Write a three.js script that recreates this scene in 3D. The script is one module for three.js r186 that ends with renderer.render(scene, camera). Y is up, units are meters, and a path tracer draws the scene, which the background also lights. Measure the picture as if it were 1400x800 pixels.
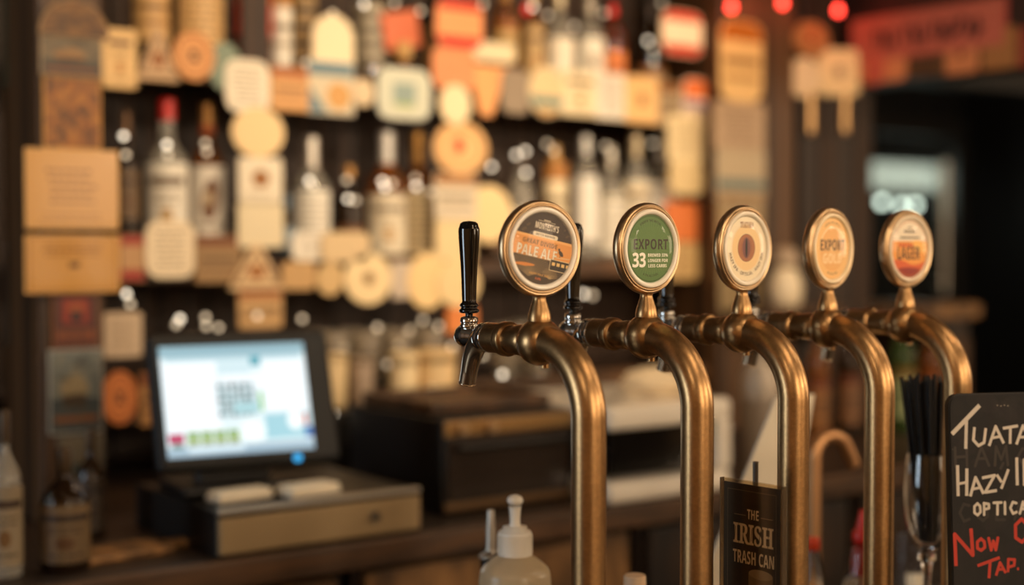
import * as THREE from 'three';
import { RoundedBoxGeometry } from 'three/addons/geometries/RoundedBoxGeometry.js';
import { mergeGeometries } from 'three/addons/utils/BufferGeometryUtils.js';
import { ImprovedNoise } from 'three/addons/math/ImprovedNoise.js';
import { RectAreaLightUniformsLib } from 'three/addons/lights/RectAreaLightUniformsLib.js';

// ------------------------------------------------------------------ camera, light, exposure
// World: x runs along the bar, z from the back bar towards the customers, y up, metres.
const W = 1400, H = 800, FPX = 1944, CAM_Y = 1.5, YAW = 36.5 * Math.PI / 180, PITCH = Math.atan(60 / FPX);
const scene = new THREE.Scene();
scene.background = new THREE.Color(0x000000);
const camera = new THREE.PerspectiveCamera(2 * Math.atan(H / 2 / FPX) * 180 / Math.PI, W / H, 0.05, 60);
camera.position.set(0, CAM_Y, 0);
camera.rotation.order = 'YXZ';
camera.rotation.set(-PITCH, -YAW, 0);
camera.focus = 1.63;
camera.userData.fStop = 1.45;
camera.updateMatrixWorld(true);
scene.add(camera);
const renderer = new THREE.WebGLRenderer({ antialias: true });
renderer.toneMapping = THREE.LinearToneMapping;
renderer.toneMappingExposure = 1.1;
renderer.shadowMap.enabled = true;
RectAreaLightUniformsLib.init();
const WARM = new THREE.Color(1.0, 0.72, 0.44), WARM2 = new THREE.Color(1.0, 0.79, 0.56), COOL = new THREE.Color(0.72, 0.87, 1.0);
const DOWN = 0.8, TRACK = 2.15, PENDANT = 0.3, GLOBE = 4.5, FILL = 1.6, WINDOW = 6.0, SCREEN = 1.0;

// ------------------------------------------------------------------ helpers
let seed = 7;
const rnd = () => { seed = (seed + 0x6d2b79f5) | 0; let t = Math.imul(seed ^ (seed >>> 15), 1 | seed); t = (t + Math.imul(t ^ (t >>> 7), 61 | t)) ^ t; return ((t ^ (t >>> 14)) >>> 0) / 4294967296; };
const noise = new ImprovedNoise();
const V = (x, y, z) => new THREE.Vector3(x, y, z);
const sinY = Math.sin(YAW), cosY = Math.cos(YAW), sP = Math.sin(PITCH), cP = Math.cos(PITCH);
function ray(px, py) {                                 // world direction of a sight line, used to read distances off the photograph's plan
  const a = (px - W / 2) / FPX, b = (H / 2 - py) / FPX;
  const f = cP + b * sP, u = -sP + b * cP;
  return V(a * cosY + f * sinY, u, a * sinY - f * cosY);
}
const onZ = (px, py, z) => { const d = ray(px, py); return d.multiplyScalar(z / d.z).add(V(0, CAM_Y, 0)); };
const onX = (px, py, x) => { const d = ray(px, py); return d.multiplyScalar(x / d.x).add(V(0, CAM_Y, 0)); };
const onY = (px, py, y) => { const d = ray(px, py); return d.multiplyScalar((y - CAM_Y) / d.y).add(V(0, CAM_Y, 0)); };
const used = {};
function numbered(name) { const k = used[name] = (used[name] ?? -1) + 1; return k ? name + '_' + String(k).padStart(3, '0') : name; }
function tag(o, label, category, group, kind) {
  if (label) o.userData.label = label;
  if (category) o.userData.category = category;
  if (group) o.userData.group = group;
  if (kind) o.userData.kind = kind;
  return o;
}
function thing(name, label, category, pos = [0, 0, 0], turn = 0, group) {
  const o = new THREE.Group(); o.name = numbered(name); scene.add(o);
  o.position.set(...pos); o.rotation.y = turn;
  return tag(o, label, category, group);
}
function mesh(name, geo, mat, parent, pos, rot) {
  const m = new THREE.Mesh(geo, mat); m.name = parent === scene ? numbered(name) : partName(name, parent);
  m.castShadow = m.receiveShadow = true;
  if (pos) m.position.set(...pos);
  if (rot) m.rotation.set(...rot);
  parent.add(m); return m;
}
function partName(name, parent) {
  const c = parent.userData._n ??= {}; const k = c[name] = (c[name] ?? -1) + 1;
  return k ? name + '_' + String(k).padStart(3, '0') : name;
}
function struct(name, geo, mat, pos, rot) { const m = mesh(name, geo, mat, scene, pos, rot); m.userData.kind = 'structure'; return m; }
const box = (w, h, d) => new THREE.BoxGeometry(w, h, d);
const rbox = (w, h, d, r = 0.004, s = 2) => new RoundedBoxGeometry(w, h, d, s, Math.min(r, w / 2.01, h / 2.01, d / 2.01));
const lathe = (pts, seg = 32) => new THREE.LatheGeometry(pts.map(([r, y]) => new THREE.Vector2(Math.max(r, 1e-5), y)), seg);
const cyl = (r0, r1, h, s = 32) => new THREE.CylinderGeometry(r0, r1, h, s);
const tube = (pts, r, seg = 40, rs = 16) => new THREE.TubeGeometry(new THREE.CatmullRomCurve3(pts.map((p) => V(...p))), seg, r, rs);
function smoothProfile(pts, n = 40) {                  // rounds a lathe profile
  const c = new THREE.CatmullRomCurve3(pts.map(([r, y]) => V(r, y, 0)), false, 'centripetal');
  return c.getPoints(n).map((p) => [p.x, p.y]);
}
function roundRect(w, h, r) {
  const s = new THREE.Shape(), x = -w / 2, y = -h / 2; r = Math.min(r, w / 2.01, h / 2.01);
  s.moveTo(x + r, y); s.lineTo(x + w - r, y); s.quadraticCurveTo(x + w, y, x + w, y + r); s.lineTo(x + w, y + h - r);
  s.quadraticCurveTo(x + w, y + h, x + w - r, y + h); s.lineTo(x + r, y + h); s.quadraticCurveTo(x, y + h, x, y + h - r); s.lineTo(x, y + r); s.quadraticCurveTo(x, y, x + r, y);
  return s;
}
function discShape(w, h) { const s = new THREE.Shape(); s.absellipse(0, 0, w / 2, h / 2, 0, Math.PI * 2); return s; }
function domeShape(w, h) { const s = new THREE.Shape(); s.moveTo(-w / 2, -h / 2); s.lineTo(w / 2, -h / 2); s.lineTo(w / 2, h / 2 - w / 2); s.absarc(0, h / 2 - w / 2, w / 2, 0, Math.PI); s.lineTo(-w / 2, -h / 2); return s; }
function polyShape(pts, w, h) { const s = new THREE.Shape(); pts.forEach(([x, y], i) => s[i ? 'lineTo' : 'moveTo'](x * w / 2, y * h / 2)); s.closePath(); return s; }
function face(shape, w, h) {                            // flat face, uv 0..1 over its box
  const g = new THREE.ShapeGeometry(shape, 20), p = g.attributes.position, uv = g.attributes.uv;
  for (let i = 0; i < p.count; i++) uv.setXY(i, p.getX(i) / w + 0.5, p.getY(i) / h + 0.5);
  return g;
}
const slab = (shape, d, b = 0.0008) => { const g = new THREE.ExtrudeGeometry(shape, { depth: d, bevelEnabled: true, bevelThickness: b, bevelSize: b, bevelSegments: 2, curveSegments: 20 }); g.translate(0, 0, -d - b); return g; };

// ------------------------------------------------------------------ textures and materials
function canvas(w, h, draw) {
  const c = document.createElement('canvas'); c.width = w; c.height = h; const g = c.getContext('2d'); draw(g, w, h);
  const t = new THREE.CanvasTexture(c); t.colorSpace = THREE.SRGBColorSpace; t.anisotropy = 4; return t;
}
function field(n, f, srgb) {                            // tileable grey/colour texture from a function of 0..1
  const d = new Uint8Array(n * n * 4);
  for (let j = 0; j < n; j++) for (let i = 0; i < n; i++) { const c = f(i / n, j / n), k = (j * n + i) * 4; const a = Array.isArray(c) ? c : [c, c, c]; for (let q = 0; q < 3; q++) d[k + q] = Math.max(0, Math.min(255, a[q] * 255)); d[k + 3] = 255; }
  const t = new THREE.DataTexture(d, n, n); t.magFilter = THREE.LinearFilter; t.minFilter = THREE.LinearFilter; t.wrapS = t.wrapT = THREE.RepeatWrapping; if (srgb) t.colorSpace = THREE.SRGBColorSpace; t.needsUpdate = true; return t;
}
const nz = (x, y, z = 0) => noise.noise(x, y, z);
const woodTex = field(256, (u, v) => { const w = nz(u * 9, v * 1.2, 3) * 1.4 + nz(u * 40, v * 2.5, 7) * 0.6 + 0.25 * nz(u * 120, v * 6, 1); const s = 0.72 + 0.28 * w; return [s, s * 0.95, s * 0.9]; }, true);
const patina = field(256, (u, v) => 0.5 + 0.3 * nz(u * 6, v * 6, 2) + 0.25 * nz(u * 22, v * 22, 5) + 0.2 * nz(u * 60, v * 60, 9));
const patinaColor = field(256, (u, v) => { const k = 0.92 + 0.07 * nz(u * 5, v * 5, 11) + 0.07 * nz(u * 24, v * 24, 4) + 0.05 * nz(u * 70, v * 70, 6); return [k, k * 0.985, k * 0.96]; }, true);
for (const t of [patinaColor]) t.repeat.set(4, 1);
const M = {};
const std = (o) => new THREE.MeshStandardMaterial(o), phys = (o) => new THREE.MeshPhysicalMaterial(o);
M.wall = std({ color: 0x4a3524, roughness: 0.9, bumpMap: patina, bumpScale: 0.002 });
M.floor = std({ color: 0x3a2a1c, roughness: 0.6, map: woodTex });
M.ceiling = std({ color: 0x6b553f, roughness: 0.95 });
M.roomWall = std({ color: 0xc9a679, roughness: 0.9 });
M.black = std({ color: 0x0b0a09, roughness: 0.55 });
M.darkWood = std({ color: 0x392716, roughness: 0.5, map: woodTex, bumpMap: woodTex, bumpScale: 0.0008 });
M.backWood = std({ color: 0x4a321b, roughness: 0.6, map: woodTex, bumpMap: woodTex, bumpScale: 0.0008 });
M.midWood = std({ color: 0x6a4b2b, roughness: 0.5, map: woodTex, bumpMap: woodTex, bumpScale: 0.0008 });
M.paleWood = std({ color: 0xb98d58, roughness: 0.5, map: woodTex });
M.brass = phys({ color: new THREE.Color(0.58, 0.355, 0.165), metalness: 1, roughness: 0.36, map: patinaColor, roughnessMap: field(256, (u, v) => 0.92 + 0.1 * nz(u * 7, v * 7, 2) + 0.08 * nz(u * 40, v * 40, 8)) });
M.brassPale = phys({ color: new THREE.Color(0.66, 0.46, 0.26), metalness: 1, roughness: 0.3 });
M.chrome = phys({ color: 0xdcdcd8, metalness: 1, roughness: 0.1 });
M.spoutMetal = phys({ color: new THREE.Color(0.66, 0.52, 0.36), metalness: 1, roughness: 0.2 });
M.steel = phys({ color: 0xb9b2a6, metalness: 1, roughness: 0.36 });
M.blackGloss = phys({ color: 0x070605, roughness: 0.12, clearcoat: 1, clearcoatRoughness: 0.04 });
M.blackPlastic = std({ color: 0x14110f, roughness: 0.45 });
M.whiteEnamel = phys({ color: 0xe6dccb, roughness: 0.3, clearcoat: 0.6 });
M.whitePlastic = std({ color: 0xe9e2d4, roughness: 0.4 });
M.paper = std({ color: 0xe8dcc4, roughness: 0.8 });
M.clearGlass = phys({ color: 0xffffff, roughness: 0.03, transmission: 1, thickness: 0, ior: 1.5 });
M.lens = phys({ color: 0xffffff, specularIntensity: 0.55, roughness: 0.02, transmission: 1, thickness: 0, ior: 1.5 });
M.clearPlastic = phys({ color: 0xf2ece0, roughness: 0.08, transmission: 1, thickness: 0, ior: 1.49 });
M.red = std({ color: 0xc21f14, roughness: 0.35 });
const bottleGlass = (c, extra = {}) => phys({ color: c, roughness: 0.09, transmission: 0.75, thickness: 0.06, ior: 1.5, ...extra });
M.glassAmber = bottleGlass(0xb06a22); M.glassDark = bottleGlass(0x2a1a0c, { transmission: 0.3 }); M.glassClear = bottleGlass(0xe9e2d2); M.glassGreen = bottleGlass(0x5d7a3a); M.glassRust = bottleGlass(0x9a4517);
const plainMats = {};
const paint = (hex, roughness = 0.55, metalness = 0) => plainMats[hex + '/' + roughness + '/' + metalness] ??= std({ color: hex, roughness, metalness });
// prints: pale greyscale artwork multiplied by the card's own colour
function linesOn(g, x, y, w, n, step, th, ink) { g.fillStyle = ink; for (let i = 0; i < n; i++) { let p = x + w * 0.5 * rnd() * 0.3; const end = x + w - w * 0.5 * rnd() * 0.3; while (p < end) { const l = Math.min(6 + rnd() * 14, end - p); g.fillRect(p, y + i * step, l, th); p += l + 4; } } }
const bg = (g, w, h, c = '#fff') => { g.fillStyle = c; g.fillRect(0, 0, w, h); };
const PR = {
  plain: null,
  text: canvas(128, 128, (g, w, h) => { bg(g, w, h); linesOn(g, 14, 16, 100, 8, 13, 4, '#8d7f6e'); }),
  label: canvas(128, 128, (g, w, h) => { bg(g, w, h); g.fillStyle = '#6d5641'; g.fillRect(20, 22, 88, 13); linesOn(g, 24, 48, 80, 2, 10, 4, '#a08f7a'); g.fillStyle = '#caa36a'; g.beginPath(); g.arc(64, 84, 14, 0, 7); g.fill(); linesOn(g, 24, 108, 80, 1, 10, 5, '#8d7f6e'); }),
  crest: canvas(128, 128, (g, w, h) => { bg(g, w, h); g.fillStyle = '#7a5130'; g.beginPath(); g.ellipse(68, 62, 26, 40, 0.3, 0, 7); g.fill(); g.fillStyle = '#e6d6bb'; g.beginPath(); g.arc(62, 60, 12, 0, 7); g.fill(); linesOn(g, 16, 108, 96, 1, 10, 6, '#70553a'); }),
  ring: canvas(128, 128, (g, w, h) => { bg(g, w, h); g.strokeStyle = '#a5683a'; g.lineWidth = 5; for (const r of [56, 34]) { g.beginPath(); g.arc(64, 64, r, 0, 7); g.stroke(); } g.fillStyle = '#8c8072'; g.fillRect(48, 50, 32, 28); }),
  dot: canvas(128, 128, (g, w, h) => { bg(g, w, h); g.fillStyle = '#8a6b48'; g.beginPath(); g.ellipse(64, 64, 15, 17, 0, 0, 7); g.fill(); }),
  band: canvas(128, 128, (g, w, h) => { bg(g, w, h); g.fillStyle = '#c08a48'; g.fillRect(0, 0, 128, 30); g.fillStyle = '#9d9488'; g.fillRect(10, 58, 108, 12); g.fillStyle = '#b3a694'; g.fillRect(10, 88, 108, 8); }),
  goldspot: canvas(128, 128, (g, w, h) => { bg(g, w, h); g.fillStyle = '#a8702c'; g.beginPath(); g.arc(64, 60, 26, 0, 7); g.fill(); linesOn(g, 20, 104, 88, 1, 10, 6, '#a4978a'); }),
  tri: canvas(128, 128, (g, w, h) => { bg(g, w, h); g.strokeStyle = '#806a52'; g.lineWidth = 6; g.beginPath(); g.moveTo(64, 12); g.lineTo(116, 112); g.lineTo(12, 112); g.closePath(); g.stroke(); g.fillStyle = '#b98a4e'; g.beginPath(); g.arc(64, 76, 22, 0, 7); g.fill(); }),
  parchment: canvas(256, 256, (g, w, h) => { bg(g, w, h, '#f6ead0'); linesOn(g, 52, 62, 150, 5, 26, 9, '#9b7f57'); linesOn(g, 20, 210, 216, 2, 20, 5, '#ad9468'); }),
  parchment2: canvas(256, 256, (g, w, h) => { bg(g, w, h, '#f6ead0'); linesOn(g, 36, 36, 184, 3, 22, 8, '#9b7f57'); g.fillStyle = '#5b4730'; g.fillRect(116, 120, 28, 24); g.strokeStyle = '#b89c6c'; g.lineWidth = 3; g.strokeRect(8, 8, 240, 240); }),
  mottled: canvas(256, 256, (g, w, h) => { bg(g, w, h, '#b59a72'); for (let i = 0; i < 140; i++) { g.fillStyle = ['#6b5233', '#8f7346', '#d8bd8a', '#4d3a28', '#a57f45', '#c8a566'][i % 6]; g.globalAlpha = 0.55; g.beginPath(); g.ellipse(rnd() * w, rnd() * h, 6 + rnd() * 26, 6 + rnd() * 22, rnd() * 3, 0, 7); g.fill(); } g.globalAlpha = 1; }),
  photo: canvas(256, 256, (g, w, h) => { bg(g, w, h, '#9aa0a0'); g.fillStyle = '#59646b'; g.fillRect(0, 150, 256, 106); g.fillStyle = '#c9b28c'; g.beginPath(); g.ellipse(120, 120, 70, 46, 0, 0, 7); g.fill(); g.fillStyle = '#5a4633'; g.fillRect(60, 138, 120, 40); g.fillStyle = '#b9703a'; g.fillRect(20, 206, 216, 18); for (let i = 0; i < 40; i++) { g.fillStyle = ['#d9c8a8', '#3d3a38', '#8a7b66'][i % 3]; g.globalAlpha = 0.4; g.fillRect(rnd() * 240, rnd() * 240, 10 + rnd() * 30, 8 + rnd() * 14); } g.globalAlpha = 1; }),
  figure: canvas(128, 256, (g, w, h) => { bg(g, w, h, '#6b3c20'); g.fillStyle = '#d8662e'; g.fillRect(24, 20, 80, 120); g.fillStyle = '#e8b079'; g.beginPath(); g.arc(66, 62, 26, 0, 7); g.fill(); g.fillStyle = '#2a1a12'; g.fillRect(48, 84, 36, 44); g.fillStyle = '#c9a15d'; g.fillRect(10, 168, 108, 56); linesOn(g, 16, 176, 96, 4, 12, 6, '#5d3a1c'); }),
  redwhite: canvas(128, 128, (g, w, h) => { bg(g, w, h, '#fff'); g.fillStyle = '#d23a20'; g.fillRect(0, 0, 128, 26); g.fillRect(0, 98, 128, 30); }),
  striped: canvas(128, 128, (g, w, h) => { bg(g, w, h, '#ddd6c8'); g.fillStyle = '#2d241c'; for (let y = 18; y < 120; y += 30) g.fillRect(8, y, 112, 12); }),
  bluewhite: canvas(128, 128, (g, w, h) => { bg(g, w, h, '#e8e2d2'); g.fillStyle = '#6f93ad'; g.fillRect(0, 0, 128, 34); g.beginPath(); g.moveTo(0, 128); g.lineTo(54, 128); g.lineTo(0, 60); g.fill(); g.fillStyle = '#e5b26a'; g.beginPath(); g.arc(86, 84, 34, 0, 7); g.fill(); }),
  bluehalf: canvas(128, 128, (g, w, h) => { bg(g, w, h, '#f2e6cf'); g.fillStyle = '#7fa0ac'; g.fillRect(0, 76, 128, 26); g.fillStyle = '#c59d63'; g.fillRect(0, 112, 128, 16); }),
  inset: canvas(128, 128, (g, w, h) => { bg(g, w, h, '#e9e9dc'); g.fillStyle = '#9fb3b4'; g.fillRect(36, 36, 56, 52); g.fillStyle = '#b9c878'; g.fillRect(40, 88, 48, 10); }),
  purple: canvas(128, 128, (g, w, h) => { bg(g, w, h, '#f0e4d4'); g.fillStyle = '#ee7f3e'; g.fillRect(0, 0, 128, 46); g.fillStyle = '#8263a0'; g.fillRect(0, 56, 128, 16); }),
  redcore: canvas(128, 128, (g, w, h) => { bg(g, w, h); g.fillStyle = '#d46a34'; g.beginPath(); g.ellipse(58, 58, 13, 22, 0.1, 0, 7); g.fill(); g.strokeStyle = '#c7a678'; g.lineWidth = 4; g.beginPath(); g.arc(64, 64, 50, 0, 7); g.stroke(); }),
};
const printMats = {};
const printed = (kind, hex, roughness = 0.5) => printMats[kind + hex + roughness] ??= std({ color: hex, roughness, ...(PR[kind] ? { map: PR[kind] } : {}) });

// ------------------------------------------------------------------ the setting
struct('floor', box(10.4, 0.1, 10), M.floor, [2.5, -0.05, -1.5]);
struct('ceiling', box(10.4, 0.1, 10), M.ceiling, [2.5, 2.85, -1.5]);
struct('wall_left', box(0.1, 2.8, 0.6), M.roomWall, [-2.55, 1.4, -3.1]);
struct('wall_left', box(0.1, 2.8, 5.2), M.roomWall, [-2.55, 1.4, 0.9]);
struct('wall_left', box(0.1, 0.8, 1.1), M.roomWall, [-2.55, 0.4, -2.25]);
struct('wall_left', box(0.1, 0.5, 1.1), M.roomWall, [-2.55, 2.55, -2.25]);
struct('wall_front', box(10.3, 2.8, 0.1), M.roomWall, [2.5, 1.4, 3.5]);
struct('wall_right', box(0.1, 2.8, 10), M.roomWall, [7.6, 1.4, -1.5]);
struct('wall_back', box(6.17, 2.8, 0.1), M.wall, [0.485, 1.4, -3.45]);
struct('wall_passage', box(4.1, 2.8, 0.1), M.black, [5.6, 1.4, -5.1]);
struct('wall_passage', box(0.1, 2.8, 1.65), M.black, [3.62, 1.4, -4.225]);
struct('wall_passage', box(0.1, 2.8, 2.1), M.black, [7.0, 1.4, -4.0]);
{ // the frosted daylight window in the side wall
  const w = thing('window_1', null, null, [-2.55, 1.55, -2.25]); w.userData.kind = 'structure';
  mesh('pane', box(0.01, 1.5, 1.1), std({ color: 0xdfe9f2, roughness: 0.4, emissive: COOL, emissiveIntensity: 0.8 }), w);
  for (const z of [-0.52, 0, 0.52]) mesh('mullion', box(0.06, 1.5, 0.05), M.darkWood, w, [0, 0, z]);
  const l = new THREE.RectAreaLight(COOL, WINDOW, 1.0, 1.4); l.name = 'window_daylight'; l.position.set(0.04, 0, 0); l.rotation.y = -Math.PI / 2; w.add(l);
}
// dark wall beside the post with faint framed posters
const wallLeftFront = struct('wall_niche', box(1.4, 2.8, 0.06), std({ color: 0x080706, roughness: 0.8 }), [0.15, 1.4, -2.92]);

// planks behind the bottles and the shelving that carries them
const Z_EDGE = -3.03, SH_A = 1.472, SH_B = 1.925, SH_C = 1.165, COUNTER = 0.975;
const X_L = 0.9, X_R = 2.93;
{
  const s = thing('wall_planks', null, null, [(X_L + X_R) / 2, 0, -3.33], 0), w = X_R - X_L; s.userData.kind = 'structure';
  for (let i = 0; i < 17; i++) mesh('plank', rbox(w / 17 - 0.004, 1.85, 0.02, 0.003, 1), M.backWood, s, [-w / 2 + (i + 0.5) * w / 17, 1.92, 0]);
  const x0 = 1.012, x1 = 2.915;
  for (const [y, d, label] of [[SH_B, 0.28, 'dark wooden upper bottle shelf with its row of coasters and price cards'], [SH_A, 0.28, 'dark wooden lower bottle shelf with coasters along its front'], [SH_C, 0.32, 'dark wooden low shelf holding the clear bar glasses']]) {
    const t = thing('shelf', label, 'shelf', [(x0 + x1) / 2, y, -3.315 + d / 2], 0, 'back bar shelves');
    mesh('board', rbox(x1 - x0, 0.028, d, 0.004), M.darkWood, t, [0, -0.015, 0]);
    mesh('front_edge', rbox(x1 - x0, 0.045, 0.012, 0.003), M.midWood, t, [0, -0.024, d / 2 + 0.0065]);
  }
  for (const [px, n] of [[350, 'trim_1'], [622, 'trim_2']]) { const p = onZ(px, 340, -3.015); struct(n, rbox(0.07, 1.75, 0.014, 0.003), M.backWood, [p.x, 1.87, -3.014]); }
}
const pillarL = struct('pillar_left', rbox(0.125, 2.8, 0.22, 0.006), M.midWood, [0.946, 1.4, -2.81]);
struct('pillar_right', rbox(0.31, 2.8, 0.24, 0.006), M.midWood, [3.075, 1.4, -3.06]);
{ // upright boards between the post and the doorway
  const p = thing('wall_panelling', null, null, [3.44, 0, -3.02]); p.userData.kind = 'structure';
  for (let i = 0; i < 5; i++) mesh('plank', rbox(0.082, 2.8, 0.03 + 0.012 * (i % 2), 0.005), i % 2 ? M.darkWood : M.backWood, p, [-0.17 + i * 0.086, 1.4, 0.01 * (i % 3)]);
}
struct('beam', rbox(0.2, 0.78, 1.75, 0.006), M.darkWood, [3.56, 2.4, -2.12]);
struct('door_header', box(1.6, 0.75, 0.1), M.black, [4.35, 2.43, -3.05]);
{ // glazed door in the passage, pale light behind its glass
  const a = onZ(1186, 150, -4.6), b = onZ(1300, 430, -4.6);
  const d = thing('door_1', null, null, [(a.x + b.x) / 2, 0, -4.6]); d.userData.kind = 'structure';
  const w = b.x - a.x;
  mesh('door_frame', mergeGeometries([rbox(0.09, 2.1, 0.05).translate(-w / 2 - 0.04, 1.05, 0), rbox(0.09, 2.1, 0.05).translate(w / 2 + 0.05, 1.05, 0), rbox(w + 0.18, 0.1, 0.05).translate(0, 2.12, 0), rbox(w + 0.18, 1.05, 0.05).translate(0, 0.52, 0)]), M.blackPlastic, d);
  mesh('pane', box(w, 1.05, 0.006), phys({ color: 0xeef2f0, roughness: 0.05, transmission: 1, thickness: 0 }), d, [0, 1.58, 0]);
}

// ------------------------------------------------------------------ lamps
{ // ceiling downlights over the worktop
  let first;
  const face0 = std({ color: 0xffe2b8, emissive: WARM, emissiveIntensity: 3 });
  for (const [x, w] of [[1.0, 'over the corner by the parchment notices'], [1.55, 'over the touch screen till'], [2.1, 'over the countertop oven'], [2.65, 'over the white machine']]) {
    let t = first?.clone(); const label = 'small round brass downlight in the ceiling ' + w;
    if (!t) {
      t = first = thing('ceiling_light', label, 'ceiling light', [0, 0, 0], 0, 'downlights over the back bar');
      mesh('can', lathe([[0.055, 0], [0.06, 0.0], [0.06, 0.09], [0.02, 0.11], [0, 0.11]]), M.brassPale, t);
      mesh('diffuser', cyl(0.052, 0.052, 0.01), face0, t, [0, 0.012, 0]);
    } else { t.name = numbered('ceiling_light'); scene.add(t); t.userData = { ...t.userData, label }; }
    t.position.set(x, 2.69, -2.4);
    const l = new THREE.SpotLight(WARM, DOWN, 0, 1.05, 0.7); l.name = 'downlight'; l.castShadow = true; l.shadow.radius = 2.2;
    l.position.set(x, 2.66, -2.4); l.target.position.set(x, 1.4, -3.0); scene.add(l, l.target);
  }
}
{ // spotlights on a ceiling track above the taps, turned to the bottles
  const tr = thing('light_track', 'black ceiling track carrying five small spotlights above the taps', 'light track', [1.8, 2.4, -1.25]);
  mesh('rail', rbox(3.2, 0.03, 0.035, 0.004), M.black, tr);
  for (const x of [-1.4, 0, 1.4]) mesh('hanger', cyl(0.008, 0.008, 0.385, 10), M.black, tr, [x, 0.2075, 0]);
  const lens = std({ color: 0xffe2b8, emissive: WARM2, emissiveIntensity: 3 });
  for (const [x, k] of [[0.5, 0.5], [1.1, 0.5], [1.7, 0.85], [2.3, 1.8], [2.95, 1.25]]) {
    const from = V(x, 2.32, -1.25), to = V(x + 0.12, 1.66, -3.05), d = to.clone().sub(from).normalize(), q = new THREE.Quaternion().setFromUnitVectors(V(0, 0, 1), d);
    const h = new THREE.Group(); h.name = partName('spot_head', tr); h.position.set(x - 1.8, -0.08, 0); h.quaternion.copy(q); tr.add(h);
    mesh('can', cyl(0.035, 0.035, 0.1, 24).rotateX(Math.PI / 2), M.black, h, [0, 0, -0.03]); mesh('diffuser', cyl(0.03, 0.03, 0.006, 24).rotateX(Math.PI / 2), lens, h, [0, 0, 0.022]);
    const l = new THREE.SpotLight(WARM2, TRACK * k, 0, 0.62, 0.8); l.name = 'track_spot'; l.castShadow = true; l.shadow.radius = 1.4; l.position.copy(from).addScaledVector(d, 0.04); l.target.position.copy(to); scene.add(l, l.target);
  }
}
{ // bare-bulb pendants over the bar counter
  let first;
  for (const [x, z, y, w] of [[0.25, -0.55, 1.97, 'farthest from the doorway'], [1.15, -0.7, 1.99, 'above the pale ale tap'], [1.85, -0.85, 2.0, 'above the lager tap'], [2.7, -0.9, 2.02, 'nearest the doorway']]) {
    let t = first?.clone(); const label = 'bare warm bulb pendant under a brass shade ' + w;
    if (!t) {
      t = first = thing('pendant_lamp', label, 'pendant lamp', [0, 0, 0], 0, 'pendants over the bar counter');
      mesh('shade', lathe([[0.12, 0.06], [0.124, 0.06], [0.1, 0.1], [0.05, 0.14], [0.03, 0.15], [0.028, 0.145], [0.095, 0.097], [0.118, 0.06]]), M.brassPale, t);
      mesh('bulb', lathe(smoothProfile([[0.0001, -0.045], [0.03, -0.034], [0.042, 0], [0.03, 0.035], [0.016, 0.065], [0.014, 0.09]], 30)), std({ color: 0xffe0b0, emissive: WARM2, emissiveIntensity: 6 }), t);
      mesh('cord', cyl(0.004, 0.004, 0.64, 8), M.black, t, [0, 0.47, 0]);
    } else { t.name = numbered('pendant_lamp'); scene.add(t); t.userData = { ...t.userData, label }; }
    t.position.set(x, y, z);
    const l = new THREE.PointLight(WARM2, PENDANT); l.name = 'pendant_light'; l.castShadow = true; l.shadow.radius = 1.7; l.position.set(x, y, z); scene.add(l);
  }
}
{ // unseen globes added to light the room walls and fill the shelves
  let first;
  for (const [x, z, w] of [[0.9, 1.9, 'facing the pale ale tap'], [2.9, 1.5, 'facing the lager tap'], [5.0, 0.6, 'past the bar end']]) {
    let t = first?.clone(); const label = 'added fill globe on a brass rod in the bar room ' + w;
    if (!t) {
      t = first = thing('fill_globe', label, 'globe lamp', [0, 0, 0], 0, 'added fill globes of the bar room');
      mesh('globe', new THREE.SphereGeometry(0.15, 40, 28), std({ color: 0xfff0d8, roughness: 0.5, emissive: WARM2, emissiveIntensity: 8 }), t);
      mesh('rod', cyl(0.008, 0.008, 0.45, 12), M.brassPale, t, [0, 0.375, 0]); mesh('cap', lathe([[0.02, 0.13], [0.05, 0.142], [0.05, 0.15], [0.02, 0.18], [0.008, 0.19]]), M.brassPale, t);
    } else { t.name = numbered('fill_globe'); scene.add(t); t.userData = { ...t.userData, label }; }
    t.position.set(x, 2.2, z);
    const l = new THREE.PointLight(WARM2, GLOBE); l.name = 'fill_globe_light'; l.castShadow = true; l.shadow.radius = 6.8; l.position.set(x, 2.2, z); scene.add(l);
  }
}
{ // unseen warm fill panels added on the room walls behind the customers
  for (const [x, z, ry, k, w] of [[0.6, 3.42, Math.PI, 1, 'facing the taps'], [3.6, 3.42, Math.PI, 1, 'facing the doorway'], [7.52, 0.2, -Math.PI / 2, 1.4, 'on the wall past the bar end']]) {
    const t = thing('fill_lamp', 'added warm fill panel in the bar room ' + w, 'wall lamp', [x, 1.75, z], ry, 'added fill lamps of the bar room');
    mesh('backplate', rbox(1.7, 1.1, 0.02, 0.004), M.brassPale, t, [0, 0, 0.015]);
    mesh('diffuser', rbox(1.64, 1.04, 0.03, 0.01), std({ color: 0xffe6c0, emissive: WARM2, emissiveIntensity: 1.2 }), t, [0, 0, 0.04]);
    const l = new THREE.RectAreaLight(WARM2, FILL * k, 1.6, 1.0); l.name = 'fill_lamp_light'; l.position.set(0, 0, 0.065); l.rotation.y = Math.PI; t.add(l);
  }
}

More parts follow.
